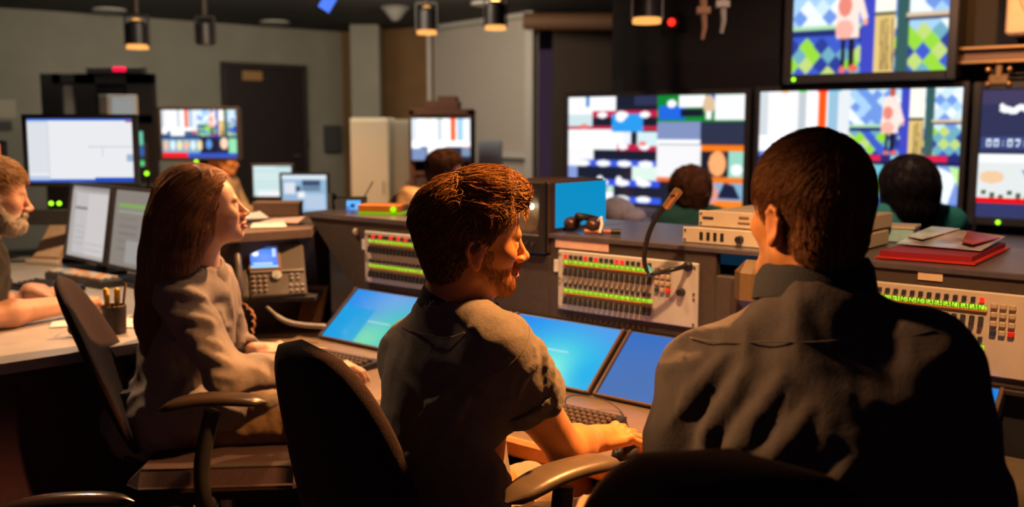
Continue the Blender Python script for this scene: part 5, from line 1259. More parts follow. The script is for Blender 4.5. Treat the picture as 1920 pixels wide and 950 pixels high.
def arm(F, J, s_, g=0., sc=1.):
    F.cone(J['sh'+s_], J['sh'+s_]*.5+J['el'+s_]*.5, .056*sc+g, .046*sc+g, .03); F.cone(J['sh'+s_]*.5+J['el'+s_]*.5, J['el'+s_], .046*sc+g, .037*sc+g, .02)
    if 'wr'+s_ in J:
        e, w = J['el'+s_], J['wr'+s_]; F.cone(e, e*.65+w*.35, .038*sc+g, .041*sc+g, .02); F.cone(e*.65+w*.35, w, .041*sc+g, .0265*sc+g, .02)
def legs(F, J, g=0., sc=1., shin=True):
    for s_ in 'RL':
        F.cone(J['hip'+s_], J['kn'+s_], .082*sc+g, .058*sc+g, .03)
        if shin: F.cone(J['kn'+s_], J['an'+s_], .054*sc+g, .037*sc+g, .02)
def collar(p, axis_, f, r, h, m, parent, origin, name='collar', flare=.010):
    """folded shirt collar round the neck, open at the throat"""
    u = nrm(axis_); f = nrm(f-u*(f @ u)); x = np.cross(f, u); mb = MB(); n = 40; V = []; rows = [(r, -.3), (r*1.0, 1.0), (r+.004, 1.06), (r+flare, .75), (r+flare*1.5, .0), (r+flare*1.2, -.05), (r+.004, .8)]
    for i in range(n+1):
        a = math.radians(-158+316*i/n); dd = -f*math.cos(a)+x*math.sin(a); fr = abs(a)/math.radians(158)
        for k, (rr, hh) in enumerate(rows):
            q = p+dd*(rr*(1+.10*fr*(1 if k > 2 else 0)))+u*(h*hh-.012*fr**2*(1 if k < 3 else 1.6))+f*(.012*fr)
            V.append(q-origin)
    K = len(rows); Fc = [(i*K+k, i*K+(k+1) % K, (i+1)*K+(k+1) % K, (i+1)*K+k) for i in range(n) for k in range(K)]
    Fc += [tuple(range(K)), tuple(n*K+k for k in range(K-1, -1, -1))]
    mb.add(V, Fc); return obj(name, mb, m, parent, 50)
# ================================================================ people
SKIN = (.58, .245, .075)
M_skin = mat('skin', None, .5, attr='Col', noise=.05, nscale=60, bump=.12, bscale=500, sss=.06, spec=.35)
M_hair = mat('hair', None, .55, attr='Col', noise=.12, nscale=25, spec=.15)
M_sh_grey = mat('shirt_grey_linen', (.17, .15, .13), .9, noise=.12, nscale=90, bump=.35, bscale=160, weave=True, sheen=.12, spec=.25)
M_sh_char = mat('shirt_charcoal', (.052, .044, .045), .9, noise=.1, nscale=90, bump=.3, bscale=160, weave=True, sheen=.1, spec=.25)
M_sh_woman = mat('shirt_pale_grey', (.25, .215, .20), .85, noise=.08, nscale=90, bump=.3, bscale=120, weave=True, spec=.25)
M_navy = mat('collar_dark', (.025, .027, .034), .85, noise=.1, bump=.3, bscale=300, spec=.2)
M_khaki = mat('trousers_khaki', (.22, .15, .085), .85, noise=.12, bump=.35, bscale=70, spec=.2)
M_short = mat('shorts_pale', (.30, .22, .14), .85, noise=.1, bump=.3, bscale=100)
M_blackcloth = mat('shirt_black', (.018, .018, .02), .9, noise=.15, bump=.3, bscale=80)
M_teal = mat('top_teal', (.01, .20, .18), .8, noise=.15, bump=.3, bscale=60)
M_green = mat('top_green', (.01, .09, .06), .8, noise=.15, bump=.3, bscale=60)
M_peachshirt = mat('shirt_peach', (.66, .50, .34), .85, noise=.1, bump=.3, bscale=60)
M_tanshirt = mat('shirt_tan', (.5, .36, .2), .85, noise=.1, bump=.3, bscale=60)
M_shoe = mat('shoe_dark', (.03, .025, .022), .5, noise=.1)
v3 = lambda v: A_(v[0], v[1], v[2])
def px(x, y, Y): return v3(PY(x, y, Y))
def clothdisp(amp, sc, seed, aniso=(1, 1, 1)):
    def f(V, N):
        n = wnoise(V, sc, seed, 9, aniso); n2 = wnoise(V, sc*2.3, seed+5, 9, aniso)
        return amp*(1-np.abs(n)*1.6)+amp*.35*n2
    return f
def hairvol(F, c, R, s=1., g=.010, top=0., front=0., back=0., nape=-.065, side=None, vol=1.):
    """short hair shell over the skull with face, ears and neck carved away"""
    T = lambda x, y, z: c+R @ (A_(x, y, z)*s)
    E = lambda p, r, k=.02, op='u': F.ell(T(*p), A_(*r)*s, R, k*s, op)
    E((0, -.014, .036+top*.5), (.075+g, .096+g+back*.5, .088+g+top*.5)); E((0, .030, .055), (.060+g, .060+g*.8, .052+g+top*.5), .03)
    E((0, -.052, -.030), (.058+g*.5, .044+g*.5, .052), .03)
    return T
def hairmask(c, R, s, hairline=.060, ear=True, nape=-.075):
    def m(V):
        q = (V-c) @ R/s; x = np.abs(q[:, 0]); y = q[:, 1]; z = q[:, 2]
        front = z > np.interp(y, [-.12, -.045, -.028, .012, .022, .040, .062, .085, .12], [nape, nape, -.035, .024, .014, .052, hairline-.002, hairline, hairline])
        return front
    return m
def carve(V, Q, m):
    k = m(V); Q = Q[k[Q].all(1)]; u, inv = np.unique(Q, return_inverse=True); return V[u], inv.reshape(Q.shape)
def person(name_label, origin, F, fine, paint, group=None, h=.009):
    t = thing('person', name_label, 'person', tuple(origin)); 
    b, V, Q = sdfmesh('body', F, h, fine, t, origin, M_skin, paint)
    return t, V, Q
def shoe(an, f, parent, origin, nm='shoe'):
    S = Field(); f = nrm(A_(f[0], f[1], 0)); an = np.asarray(an); g = A_(an[0], an[1], .04)
    S.cone(g-f*.05, g+f*.14, .042, .033, .02); S.cone(g, g+A_(0, 0, .05), .045, .045, .02); S.box(g+f*.05-A_(0, 0, .03), A_(.045, .13, .012), np.stack([np.cross(f, A_(0, 0, 1)), f, A_(0, 0, 1)], 1), .01, .01)
    sdfmesh(nm, S, .009, (), parent, origin, M_shoe)
def seatlegs(J, f, w=.10, spread=.12, knee=.42, kz=.50, adv=.10):
    f = nrm(A_(f[0], f[1], 0)); r = np.cross(f, A_(0, 0, 1.))
    for s_, q in (('R', 1), ('L', -1)):
        J['hip'+s_] = J['pel']+r*w*q*.9+f*.02-A_(0, 0, .01); J['kn'+s_] = J['hip'+s_]*A_(1, 1, 0)+f*knee+r*q*spread*.5+A_(0, 0, kz); J['an'+s_] = J['kn'+s_]*A_(1, 1, 0)+f*adv+A_(0, 0, .10)
    return f
def trousers(J, m, f, t, o, name='trousers', shin=True, h=.011, cut=None, g=.012):
    P = Field(); M = torsoframe(J); P.ell(J['pel']-M[:, 2]*.01, A_(.178, .135, .105), M, .04); legs(P, J, g, 1., shin)
    if cut is not None:
        for s_ in 'RL': a = J['hip'+s_]*(1-cut)+J['kn'+s_]*cut; b = J['hip'+s_]*(-.3)+J['kn'+s_]*1.3; P.cyl(a, b, .14)
    return sdfmesh(name, P, h, (), t, o, m, disp=clothdisp(.003, 38, 5, (1, 1, 1)))[0]
# ---------------------------------------------------------------- swivel chairs
M_chair = mat('chair_fabric_plum', (.026, .013, .016), .85, noise=.25, nscale=200, bump=.5, bscale=500, sheen=.04, spec=.2)
M_arm = mat('armrest_pad', (.12, .09, .065), .38, noise=.1, bump=.1, bscale=60)
def chair(label, loc, face, bw=.46, bh=.50, bz=.42, bt=.05, lean=.18, by=-.22, armz=.66, arms=(1, -1), armlen=.26, armw=.085, seatz=.44, armx=.29, army=.03, curve=.05, taper=.75, sq=2.6, padm=None):
    """face: facing angle from +X in degrees; local +y is where the sitter looks"""
    t = thing('office_chair', label, 'chair', loc, math.radians(face-90), 'dark swivel chairs at the desks')
    # backrest: rounded panel, curved round the sitter
    V = []; n, mz = 28, 20; rows = []
    for side in (0, 1):
        for j in range(mz+1):
            v = -1+2*j/mz
            for i in range(n+1):
                u = -1+2*i/n; w = (1-abs(v)**sq)**(1/sq) if abs(v) < 1 else 0; tp = 1-(1-taper)*max(v, 0)
                x = u*w*bw/2*tp; z = bz+bh*(v+1)/2; rr = max(0., 1-max(abs(u)**4, 0))*(1 if abs(v) < 1 else 0); thick = bt*(max(1-abs(u)**4, 0)**.5)*(max(1-abs(v)**6, 0)**.5)
                y = by-(z-bz)*lean-curve*(1-(2*x/bw)**2)+(thick/2 if side else -thick/2); V.append((x, y, z))
    K = (n+1)*(mz+1); Fc = []
    for j in range(mz):
        for i in range(n):
            a = j*(n+1)+i; Fc.append((a, a+1, a+n+2, a+n+1)); Fc.append((K+a+n+1, K+a+n+2, K+a+1, K+a))
    mb = MB(); mb.add(V, Fc); me = mb.mesh('backrest')
    import bmesh
    bm = bmesh.new(); bm.from_mesh(me); bmesh.ops.remove_doubles(bm, verts=bm.verts, dist=.0004); bm.to_mesh(me); bm.free(); link('backrest', me, M_chair, t, True)
    mb = MB(); mb.box((0, .02, seatz-.01), (.50, .48, .09), ch=.04); so = obj('seat', mb, M_chair, t, True); sm = so.modifiers.new('round', 'SUBSURF'); sm.levels = 3; sm.render_levels = 3
    mb = MB(); mb.tube(smoothpts([(0, .0, seatz-.06), (0, by+.0, seatz-.05), (0, by-.07, seatz+.02), (0, by-.08, bz+bh*.35)]), .022, seg=10, flat=1.); obj('back_support', mb, M_dark, t, 60)
    mb = MB(); mb.cyl((0, 0, .09), (0, 0, seatz-.05), .028, seg=16); obj('gas_column', mb, M_silver, t)
    for k in range(5):
        a = 2*pi*k/5+.3; mb = MB(); mb.tube([(0, 0, .10), (.16*math.cos(a), .16*math.sin(a), .085), (.30*math.cos(a), .30*math.sin(a), .07)], [.028, .022, .016], seg=8); l = obj('base_leg', mb, M_dark, t, 60)
        mb = MB(); cx_, cy_ = .30*math.cos(a), .30*math.sin(a); mb.cyl((cx_-.012*math.sin(a), cy_+.012*math.cos(a), .031), (cx_+.012*math.sin(a), cy_-.012*math.cos(a), .031), .03, seg=14); obj('caster', mb, M_rub, l)
    for s in arms:
        mb = MB(); P = [(s*.22, .0, seatz-.05), (s*armx, .0, seatz-.03), (s*(armx+.01), .0, seatz+.08), (s*armx, army, armz-.03)]; mb.tube(smoothpts(P), .021, seg=10); ap = obj('arm_post', mb, M_dark, t, 60)
        mb = MB(); V = []; n = 14
        for i in range(n+1):
            u = -1+2*i/n; w = armw/2*(1-abs(u)**5)**.5 if abs(u) < 1 else .004; hz = .014*(max(1-abs(u)**6, .02))**.5; zc = armz-.012*u*u*(1 if u > 0 else 2.2)
            for k in range(12):
                q = 2*pi*k/12; cc, ss = math.cos(q), math.sin(q); V.append((s*armx+w*math.copysign(abs(cc)**.6, cc), army+u*armlen/2, zc+hz*math.copysign(abs(ss)**.8, ss)))
        Fc = [(i*12+k, i*12+(k+1) % 12, (i+1)*12+(k+1) % 12, (i+1)*12+k) for i in range(n) for k in range(12)]; Fc += [tuple(range(12)), tuple(n*12+k for k in range(11, -1, -1))]
        mb.add(V, [tuple(reversed(f)) for f in Fc]); obj('arm_pad', mb, padm or M_arm, t, 60)
    return t

# ================================================================ the broad man seen from behind (near, right)
def near_man():
    Y = 1.45; c = px(1514, 416, Y); R = headframe(90+25, 1, 2); s = .905
    J = dict(neck=px(1533, 592, 1.43), shL=px(1324, 714, 1.52), shR=px(1738, 694, 1.37), elL=px(1262, 935, 1.55), elR=px(1814, 935, 1.36))
    J['neck'] = J['neck']; mid = (J['shR']+J['shL'])/2; J['pel'] = mid+A_(.02, -.08, -.48)
    J['wrL'] = v3(CF.w(.10, -.66, .66)); J['wrL'] = J['elL']+nrm(A_(.06, .22, -.10))*.25; J['wrR'] = J['elR']+nrm(A_(.02, .24, -.08))*.25
    f = seatlegs(J, A_(.35, .93, 0)); F = Field(); head(F, c, R, s)
    F.cone(c+R @ A_(0, -.025, -.045), J['neck']+A_(0, -.01, -.03), .050, .056, .03); M = torso(F, J, -.006)
    for s_ in 'LR': arm(F, J, s_, -.004)
    for s_, q in (('L', -1), ('R', 1)): hand(F, J['wr'+s_], A_(.05, .95, -.12), A_(0, 0, 1), q, (.3, .5, .4))
    legs(F, J)
    def paint(V): return headcolor(V, c, R, s, SKIN, (.12, .05, .02), ((.22, .11, .05), .55))
    hb = [(c-.13, c+.13, .0035)]+[(J['wr'+q]+A_(-.05, -.01, -.05), J['wr'+q]+A_(.07, .18, .05), .004) for q in 'LR']
    o = A_(mid[0], mid[1], 0)
    t, V, Q = person('broad man in a charcoal shirt seen from behind, nearest the camera', o, F, hb, paint, h=.010)
    # hair
    Hf = Field(); hairvol(Hf, c, R, s, .005, .022); mk = hairmask(c, R, s, .066, nape=-.078)
    BV, BQ = fieldmesh(Hf, .005, lambda V, N: .0012*wnoise(V, 140, 2)); BV, BQ = carve(BV, BQ, mk)
    wh = c+R @ (A_(.0, -.045, .13)*s); dn = -R[:, 2]; fw = R[:, 1]
    def dirf(P):
        d = P-wh; d /= np.linalg.norm(d, axis=1, keepdims=True); q = (P-c) @ R/s; w = np.clip((.06-q[:, 2])/.05, 0, 1)[:, None]
        return d*(1-w)*.8+(dn*.9-fw*.15)*w+fw*.25*(1-w)
    def ln(P): q = (P-c) @ R/s; return np.where(q[:, 2] > .03, .040, np.interp(q[:, 2], [-.08, .03], [.010, .026]))
    strands('hair', Hf, BV, mk, 15000, ln, dirf, .00055, t, o, M_hair, [(.20, .085, .035), (.28, .12, .05), (.12, .05, .025), (.38, .18, .08)], 3, 5, .0008, .0055, curl=.25, base=(BV, BQ, (.10, .045, .022)))
    # shirt
    S = Field(); torso(S, J, .014, 1.04)
    for s_ in 'LR': arm(S, J, s_, .020, 1.02)
    S.cone(J['neck']+A_(0, 0, -.05), J['neck']+A_(0, .0, -.004), .085, .068, .03)
    S.cone(J['neck'], px(1532, 545, 1.45), .076, .064, .03); S.cyl(px(1532, 536, 1.45), c, .066)
    T0 = M[:, 1]
    def bk(u, v, dpt=0.):   # point near the back surface: u across in metres, v down from the shoulder line
        return mid+M[:, 0]*u-M[:, 2]*v-M[:, 1]*(.118-1.0*max(abs(u)-.10, 0)*.55+dpt)
    def fold(S, a, b, sag, r0, op='u', k=.016):
        a = np.asarray(a); b = np.asarray(b); P = [a*(1-w)+b*w+sag*(4*w*(1-w)) for w in np.linspace(0, 1, 7)]; S.fold(P, [r0*.4, r0*.8, r0, r0, r0*.9, r0*.7, r0*.3], k)
    us_ = np.linspace(-.185, .185, 26); Pseam = np.array([bk(a, -.062-.028*(abs(a)/.185)**2) for a in us_])
    for _ in range(6): Pseam = Pseam-S.grad(Pseam)*(S(Pseam)-.0022)[:, None]
    for (u0, v0, u1, v1, r0) in ((-.175, .05, -.115, -.045, .010), (-.145, .085, -.07, -.03, .011), (-.105, .105, -.02, -.01, .011), (-.07, .14, .02, .03, .010), (.02, .15, .075, .10, .009), (-.19, .16, -.13, .07, .010)):
        fold(S, bk(u0, v0, -.004), bk(u1, v1, -.004), M[:, 2]*-.010, r0*1.0, 'u', .016)
    sh, SV, SQ = sdfmesh('shirt', S, .0065, (), t, o, M_sh_char, disp=clothdisp(.0035, 22, 12, (1, 1, .8)))
    # yoke seam
    def onsurf(P, lift=0.):
        P = np.array(P)
        for _ in range(14): P = P-S.grad(P)*(S(P)-lift)[:, None]
        return P
    P = Pseam; mb = MB(); mb.tube([Vector(p-o) for p in P], .0011, seg=5); obj('yoke_seam', mb, M_sh_char, sh, True)
    nb = px(1535, 543, 1.447); collar(nb, A_(-.02, .10, 1), R[:, 1], .069, .046, M_navy, t, o)
    trousers(J, M_blackcloth, f, t, o); 
    for q in 'LR': shoe(J['an'+q], f, t, o)
    return t, J, o
# ================================================================ the quiffed man in the middle
def mid_man():
    Y = 1.92; c = px(886, 455, Y); R = headframe(14, 8, -1); s = .965
    J = dict(neck=px(858, 582, 1.93), shR=px(936, 668, 1.80), shL=px(774, 668, 2.06), elR=px(1060, 842, 1.90), elL=px(800, 800, 2.2))
    hw = PZ(1116, 822, .678); J['wrR'] = v3(hw); J['wrL'] = px(925, 880, 1.98)
    mid = (J['shR']+J['shL'])/2; J['pel'] = A_(-.15, 1.90, .50)
    F = Field(); head(F, c, R, s)
    f = seatlegs(J, A_(.80, .55, 0), spread=.10, kz=.49); 
    F.cone(c+R @ A_(0, -.030, -.045), J['neck']+A_(0, 0, -.03), .054, .064, .03); M = torso(F, J, -.006, .95)
    for s_ in 'LR': arm(F, J, s_, 0, 1.0)
    tgt = v3(PZ(1200, 806, .668)); hd = nrm(tgt-J['wrR']); hand(F, J['wrR'], hd, A_(-.15, -.45, 1), 1, (.28, .62, .45), .11, 1.04)
    hand(F, J['wrL'], A_(.6, .1, -.5), A_(.3, 0, .8), -1, (.3, .4, .3))
    legs(F, J)
    def paint(V): return headcolor(V, c, R, s, SKIN, (.20, .085, .03), ((.30, .13, .045), .4))
    hb = [(c-.125, c+.125, .0028), (J['wrR']+A_(-.05, -.06, -.08), J['wrR']+A_(.14, .16, .06), .003)]
    o = A_(J['pel'][0], J['pel'][1], 0)
    t, V, Q = person('quiffed bearded man in a grey short sleeved shirt, in profile', o, F, hb, paint)
    Hf = Field(); T = hairvol(Hf, c, R, s, .011, .010)
    E = lambda p, r, k=.02: Hf.ell(T(*p), A_(*r)*s, R, k)
    E((0, .058, .112), (.048, .042, .030), .025); E((0, .020, .122), (.055, .050, .026), .025); E((0, .088, .100), (.036, .024, .024), .02); E((0, -.085, .04), (.05, .03, .05), .03); E((0, -.052, -.066), (.050, .034, .045), .02)
    mk0 = hairmask(c, R, s, .070, nape=-.105)
    def mk(V):
        q = (V-c) @ R/s; return mk0(V) | ((q[:, 2] > .072) & (q[:, 1] > .03))
    BV, BQ = fieldmesh(Hf, .0045, lambda V, N: .0022*wnoise(V, 75, 8, 9)); BV, BQ = carve(BV, BQ, mk)
    dn = -R[:, 2]; fw = R[:, 1]; sd = R[:, 0]
    def dirf(P):
        q = (P-c) @ R/s; top = np.clip((q[:, 2]-.055)/.035, 0, 1)[:, None]; bkk = np.clip((-.02-q[:, 1])/.03, 0, 1)[:, None]
        fr = np.clip((q[:, 1:2]-.045)/.03, 0, 1)
        return top*((fw*.95+sd*.25)*(1-fr)+(sd*.9-fw*.5+R[:, 2]*.3)*fr)*(1-bkk)+(1-top)*(dn*.8-fw*.55)+top*bkk*(-fw*.6+dn*.4)
    def ln(P): q = (P-c) @ R/s; return np.interp(q[:, 2], [-.08, .0, .05, .085], [.008, .012, .020, .055])*np.interp(q[:, 1], [.04, .08], [1, .6])
    strands('hair', Hf, BV, mk, 9000, ln, dirf, .0009, t, o, M_hair, [(.26, .12, .035), (.36, .17, .045), (.16, .07, .025), (.50, .26, .07)], 5, 8, .001, .011, curl=.34, base=(BV, BQ, (.08, .036, .016)), stiff=.35, wild=lambda P: np.interp(((P-c) @ R/s)[:, 2], [.03, .08], [.12, 1.]))
    # beard stubble as short hairs on the jaw
    def bm_(V):
        q = (V-c) @ R/s; x = np.abs(q[:, 0]); y, z = q[:, 1], q[:, 2]
        b = (z < -.042) & (z > -.118) & (y > .0) & (x < .075); b |= (x > .045) & (y > .005) & (y < .03) & (z < -.0) & (z > -.06)
        return b & ~((y > .083) & (x < .024) & (z > -.078) & (z < -.050)) & (np.abs(q).max(1) < .13)
    Bf = Field(); head(Bf, c, R, s)
    strands('beard', Bf, V, bm_, 2600, lambda P: np.full(len(P), .009), lambda P: dn*.9+fw*.35+P*0, .0004, t, o, M_hair, [(.36, .17, .06), (.25, .11, .04)], 9, 2, .0008, .004)
    # shirt
    S = Field(); torso(S, J, .013, .99)
    a, b = J['shR'], J['elR']; hem = a*.48+b*.52
    S.cone(a, hem, .074, .066, .03); S.cone(J['shL'], J['shL']*.4+J['elL']*.6, .072, .062, .03)
    S.cone(J['neck']+A_(0, 0, -.05), J['neck']+A_(0, 0, -.002), .085, .068, .03)
    ax_ = nrm(b-a); S.cyl(hem-ax_*.012, b+ax_*.05, .12, .003); S.cyl(hem-ax_*.06, b, .053, .004)
    eL = J['shL']*.45+J['elL']*.55; axl = nrm(J['elL']-J['shL']); S.cyl(eL, J['elL']+axl*.05, .12, .003); S.cyl(eL-axl*.03, J['elL'], .048, .004)
    S.cyl(J['neck']+A_(0, 0, .004), c, .074)
    # sleeve folds: curved ridges and grooves round the sleeve, on the side toward the camera and the light
    e1 = nrm(np.cross(ax_, A_(0, 0, 1))); e1 = e1 if e1[1] < 0 else -e1; e2 = np.cross(ax_, e1); e2 = e2 if e2[2] > 0 else -e2
    def slv(tt, ang, r): return a+ax_*tt+(e1*math.cos(ang)+e2*math.sin(ang))*r
    for (t0, a0, t1, a1, r0, op) in ((.015, 1.5, .07, .2, .0075, 'u'), (.045, 1.45, .105, .0, .008, 'u'), (.075, 1.3, .14, -.2, .0085, 'u'), (.11, 1.3, .165, -.3, .007, 'u'), (.03, 1.45, .09, .1, .0065, 's'), (.062, 1.4, .12, -.1, .008, 's'), (.095, 1.35, .155, -.25, .0075, 's'), (.0, .6, .05, -.6, .006, 'u'), (.02, .2, .09, -.8, .006, 's')):
        P = []; rs = []
        for w in np.linspace(0, 1, 8): P.append(slv(t0+(t1-t0)*w+.008*math.sin(w*6+a0), a0+(a1-a0)*w, .077 if op == 'u' else .079)); rs.append(r0*(.35+.65*math.sin(pi*min(max(w, .08), .92))))
        (S.fold(P, [q*1.3 for q in rs], .007, .85) if op == 'u' else None)
    def bk(u, v, dpt=0.): return mid+M[:, 0]*u-M[:, 2]*v-M[:, 1]*(.112-max(abs(u)-.09, 0)*.6+dpt)
    for (u0, v0, u1, v1, r0, op) in ((.155, .01, .06, .12, .009, 'u'), (.16, .04, .10, .22, .009, 'u'), (.15, .03, .08, .16, .008, 's'), (.10, .16, -.08, .26, .010, 'u'), (.06, .30, -.12, .36, .009, 'u')):
        P = [bk(u0+(u1-u0)*w, v0+(v1-v0)*w, .02 if op == 's' else .0) for w in np.linspace(0, 1, 6)]; (S.fold(P, [r0*.5, r0, r0, r0, r0*.8, r0*.4], .014) if op == 'u' else None)
    hbs = [(np.minimum(a, hem)-.09, np.maximum(a, hem)+.09, .004)]
    sh, SV, SQ = sdfmesh('shirt', S, .0075, hbs, t, o, M_sh_grey, disp=clothdisp(.0018, 24, 22))
    # turned up cuff
    Cf = Field(); Cf.cone(hem-ax_*.044, hem-ax_*.018, .0755, .0745, .01); Cf.cyl(hem-ax_*.012, b, .12, .003); Cf.cyl(a, hem-ax_*.046, .12, .003); Cf.cyl(hem-ax_*.09, b, .0585, .003)
    sdfmesh('sleeve_cuff', Cf, .003, (), sh, o, M_sh_grey, disp=clothdisp(.0012, 60, 3))
    def onsurf(P, lift=0.):
        P = np.array(P)
        for _ in range(14): P = P-S.grad(P)*(S(P)-lift)[:, None]
        return P
    arc = onsurf([slv(-.02, q, .075) for q in np.linspace(-1.0, 1.1, 24)], .0015); mb = MB(); mb.tube([Vector(p-o) for p in arc], .001, seg=5); obj('sleeve_seam', mb, M_sh_grey, sh, True)
    P = onsurf([bk(q, -.055-.02*(q/.15)**2) for q in np.linspace(-.10, .15, 24)], .003); mb = MB(); mb.tube([Vector(p-o) for p in P], .001, seg=5); obj('yoke_seam', mb, M_sh_grey, sh, True)
    collar(J['neck']+A_(-.004, 0, .004), nrm(c-J['neck']), R[:, 1]*.8+M[:, 1]*.4, .064, .040, M_navy, t, o)
    trousers(J, M_short, f, t, o, 'shorts', True, cut=.78, g=.02)
    for q in 'LR': shoe(J['an'+q], f, t, o)
    return t, J, o
# ================================================================ the long haired woman
def woman():
    Y = 2.75; c = px(390, 401, Y); R = headframe(24, 2, 15); s = .92
    J = dict(neck=px(372, 500, 2.80), shR=px(338, 556, 2.68), shL=px(402, 540, 2.97), elR=px(425, 705, 2.60), elL=px(440, 660, 3.08))
    J['wrR'] = v3(PZ(612, 684, .665)); J['wrL'] = v3(PZ(488, 650, .66)); J['wrL'] = px(480, 656, 3.0)
    J['pel'] = A_(-1.01, 2.84, .51); mid = (J['shR']+J['shL'])/2
    F = Field(); head(F, c, R, s, fem=True)
    f = seatlegs(J, A_(.97, .10, 0), spread=.06, knee=.44, kz=.52)
    J['neck'] = J['neck']; F.cone(c+R @ A_(0, -.02, -.045), J['neck']+A_(0, 0, -.02), .044, .052, .03); M = torso(F, J, -.012, .84)
    for s_ in 'LR': arm(F, J, s_, -.006, .85)
    d = nrm(v3(PZ(690, 690, .635))-J['wrR']); hand(F, J['wrR'], d, A_(0, -.1, 1), 1, (.25, .45, .3), .06, .92)
    d2 = nrm(px(600, 650, 3.02)-J['wrL']); hand(F, J['wrL'], d2, A_(-.1, -.35, 1), -1, (.35, .6, .4), .08, .92)
    legs(F, J, -.01)
    def paint(V): return headcolor(V, c, R, s, (.62, .38, .28), (.22, .10, .05), None, (.55, .18, .14))
    hb = [(c-.12, c+.12, .0032), (J['wrR']+A_(-.04, -.06, -.06), J['wrR']+A_(.16, .12, .05), .0035), (J['wrL']+A_(-.04, -.06, -.06), J['wrL']+A_(.16, .12, .05), .0035)]
    o = A_(J['pel'][0], J['pel'][1], 0)
    t, V, Q = person('long haired woman in a pale grey shirt looking up to the right', o, F, hb, paint)
    # long hair
    Hf = Field(); T = hairvol(Hf, c, R, s, .014, .008)
    pts = [px(352, 372, 2.75), px(336, 425, 2.735), px(318, 482, 2.72), px(300, 540, 2.72), px(286, 600, 2.72), px(278, 655, 2.72)]
    Hf.path(pts, [.092, .082, .070, .052, .036, .016], .04)
    pts2 = [px(372, 390, 2.69), px(362, 430, 2.68), px(345, 480, 2.67), px(318, 530, 2.67)]; Hf.path(pts2, [.045, .042, .036, .024], .03)
    BV, BQ = fieldmesh(Hf, .0055, lambda V, N: .003*wnoise(V, 60, 8, 9, (1, 1, .15)))
    def mk(V):
        q = (V-c) @ R/s; x, y, z = np.abs(q[:, 0]), q[:, 1], q[:, 2]
        face = (y > np.interp(z, [-.3, -.02, .0, .05, .085, .11], [.0, .0, .012, .040, .070, .13])) & (z > -.16)
        return ~face
    BV, BQ = carve(BV, BQ, mk)
    part = c+R @ (A_(0, .09, .12)*s); flow = nrm(A_(-.22, -.02, -1)); bkw = -R[:, 1]
    def dirf(P):
        q = (P-c) @ R/s; w = np.clip((q[:, 2]+.02)/.11, 0, 1)[:, None]
        return w*(bkw*1.0+R[:, 0]*np.sign(q[:, :1])*.25-R[:, 2]*.2)+(1-w)*flow
    mroot = lambda V: mk(V) & (((V-c) @ R/s)[:, 2] > -.02)
    cols = [(.25, .10, .045), (.32, .14, .06), (.18, .075, .035), (.40, .20, .10)]
    strands('hair', Hf, BV, mroot, 5200, lambda P: np.full(len(P), .34), dirf, .0011, t, o, M_hair, cols, 15, 22, .001, .007, curl=.07, base=(BV, BQ, (.12, .05, .025)), stiff=.6, tip=(.30, .19, .11))
    # shirt
    S = Field(); torso(S, J, .010, .92, belly=1.05)
    for s_ in 'LR':
        e, w_ = J['el'+s_], J['wr'+s_]; S.cone(J['sh'+s_], e, .066, .052, .03); S.cone(e, e*.15+w_*.85, .054, .042, .025)
        ax = nrm(w_-e); cut = e*.2+w_*.8; S.cyl(cut, w_+ax*.08, .09, .003); S.cyl(cut-ax*.04, w_, .034, .003)
    S.cone(J['neck']+A_(0, 0, -.05), J['neck']+A_(0, 0, .0), .075, .056, .03); S.cyl(J['neck']+A_(0, 0, .004), c, .06)
    S.ell(J['pel']+A_(-.02, -.03, -.02), A_(.17, .155, .13), None, .04); S.cone(J['pel']+A_(.02, -.12, .03), J['pel']+A_(.20, -.12, .035), .085, .07, .04)
    a, b = J['shR'], J['elR']; ax_ = nrm(b-a); e1 = A_(0, -1, 0); e2 = np.cross(ax_, e1); e2 = e2 if e2[0] > 0 else -e2
    for (t0, a0, t1, a1, r0) in ((-.02, .2, .05, 1.4, .009), (.03, -.3, .13, 1.2, .009), (.08, -.4, .19, .9, .008), (.14, -.4, .24, .8, .009)):
        P = [a+ax_*(t0+(t1-t0)*w)+(e1*math.cos(a0+(a1-a0)*w)+e2*math.sin(a0+(a1-a0)*w))*.064 for w in np.linspace(0, 1, 7)]; S.fold(P, [r0*.5, r0*.9, r0, r0, r0, r0*.8, r0*.4], .014, .55)
    for (u0, v0, u1, v1, r0) in ((.06, .05, .12, .24, .009), (.10, .08, .15, .30, .009), (.02, .28, .14, .34, .009)):
        P = [mid+M[:, 1]*(.11)+M[:, 0]*(u0+(u1-u0)*w)-M[:, 2]*(v0+(v1-v0)*w)-M[:, 1]*abs(u0+(u1-u0)*w)*.35 for w in np.linspace(0, 1, 7)]; S.fold(P, [r0]*7, .02, .5)
    sdfmesh('shirt', S, .0075, (), t, o, M_sh_woman, disp=clothdisp(.0048, 26, 31))
    collar(J['neck']+A_(.0, 0, -.004), nrm(c-J['neck']), R[:, 1], .054, .030, M_sh_woman, t, o)
    trousers(J, M_khaki, f, t, o)
    for q in 'LR': shoe(J['an'+q], f, t, o)
    # pen held in her far hand
    p0 = J['wrL']+d2*.10+A_(.0, -.02, -.005); tt = thing('pen', 'pale blue pen held in the woman\'s far hand', 'pen', tuple(p0))
    mb = MB(); q = Vector(v3(PZ(598, 632, .70))-p0); q = Vector((.12, .02, .005)); mb.tube([-q*.3, q*.8], .0045, seg=8); obj('barrel', mb, mat('pen_blue', (.35, .5, .7), .3), tt, 60); mb = MB(); mb.tube([q*.8, q], [.0045, .0015], seg=8); obj('tip', mb, M_silver, tt, 60)
    return t, J, o
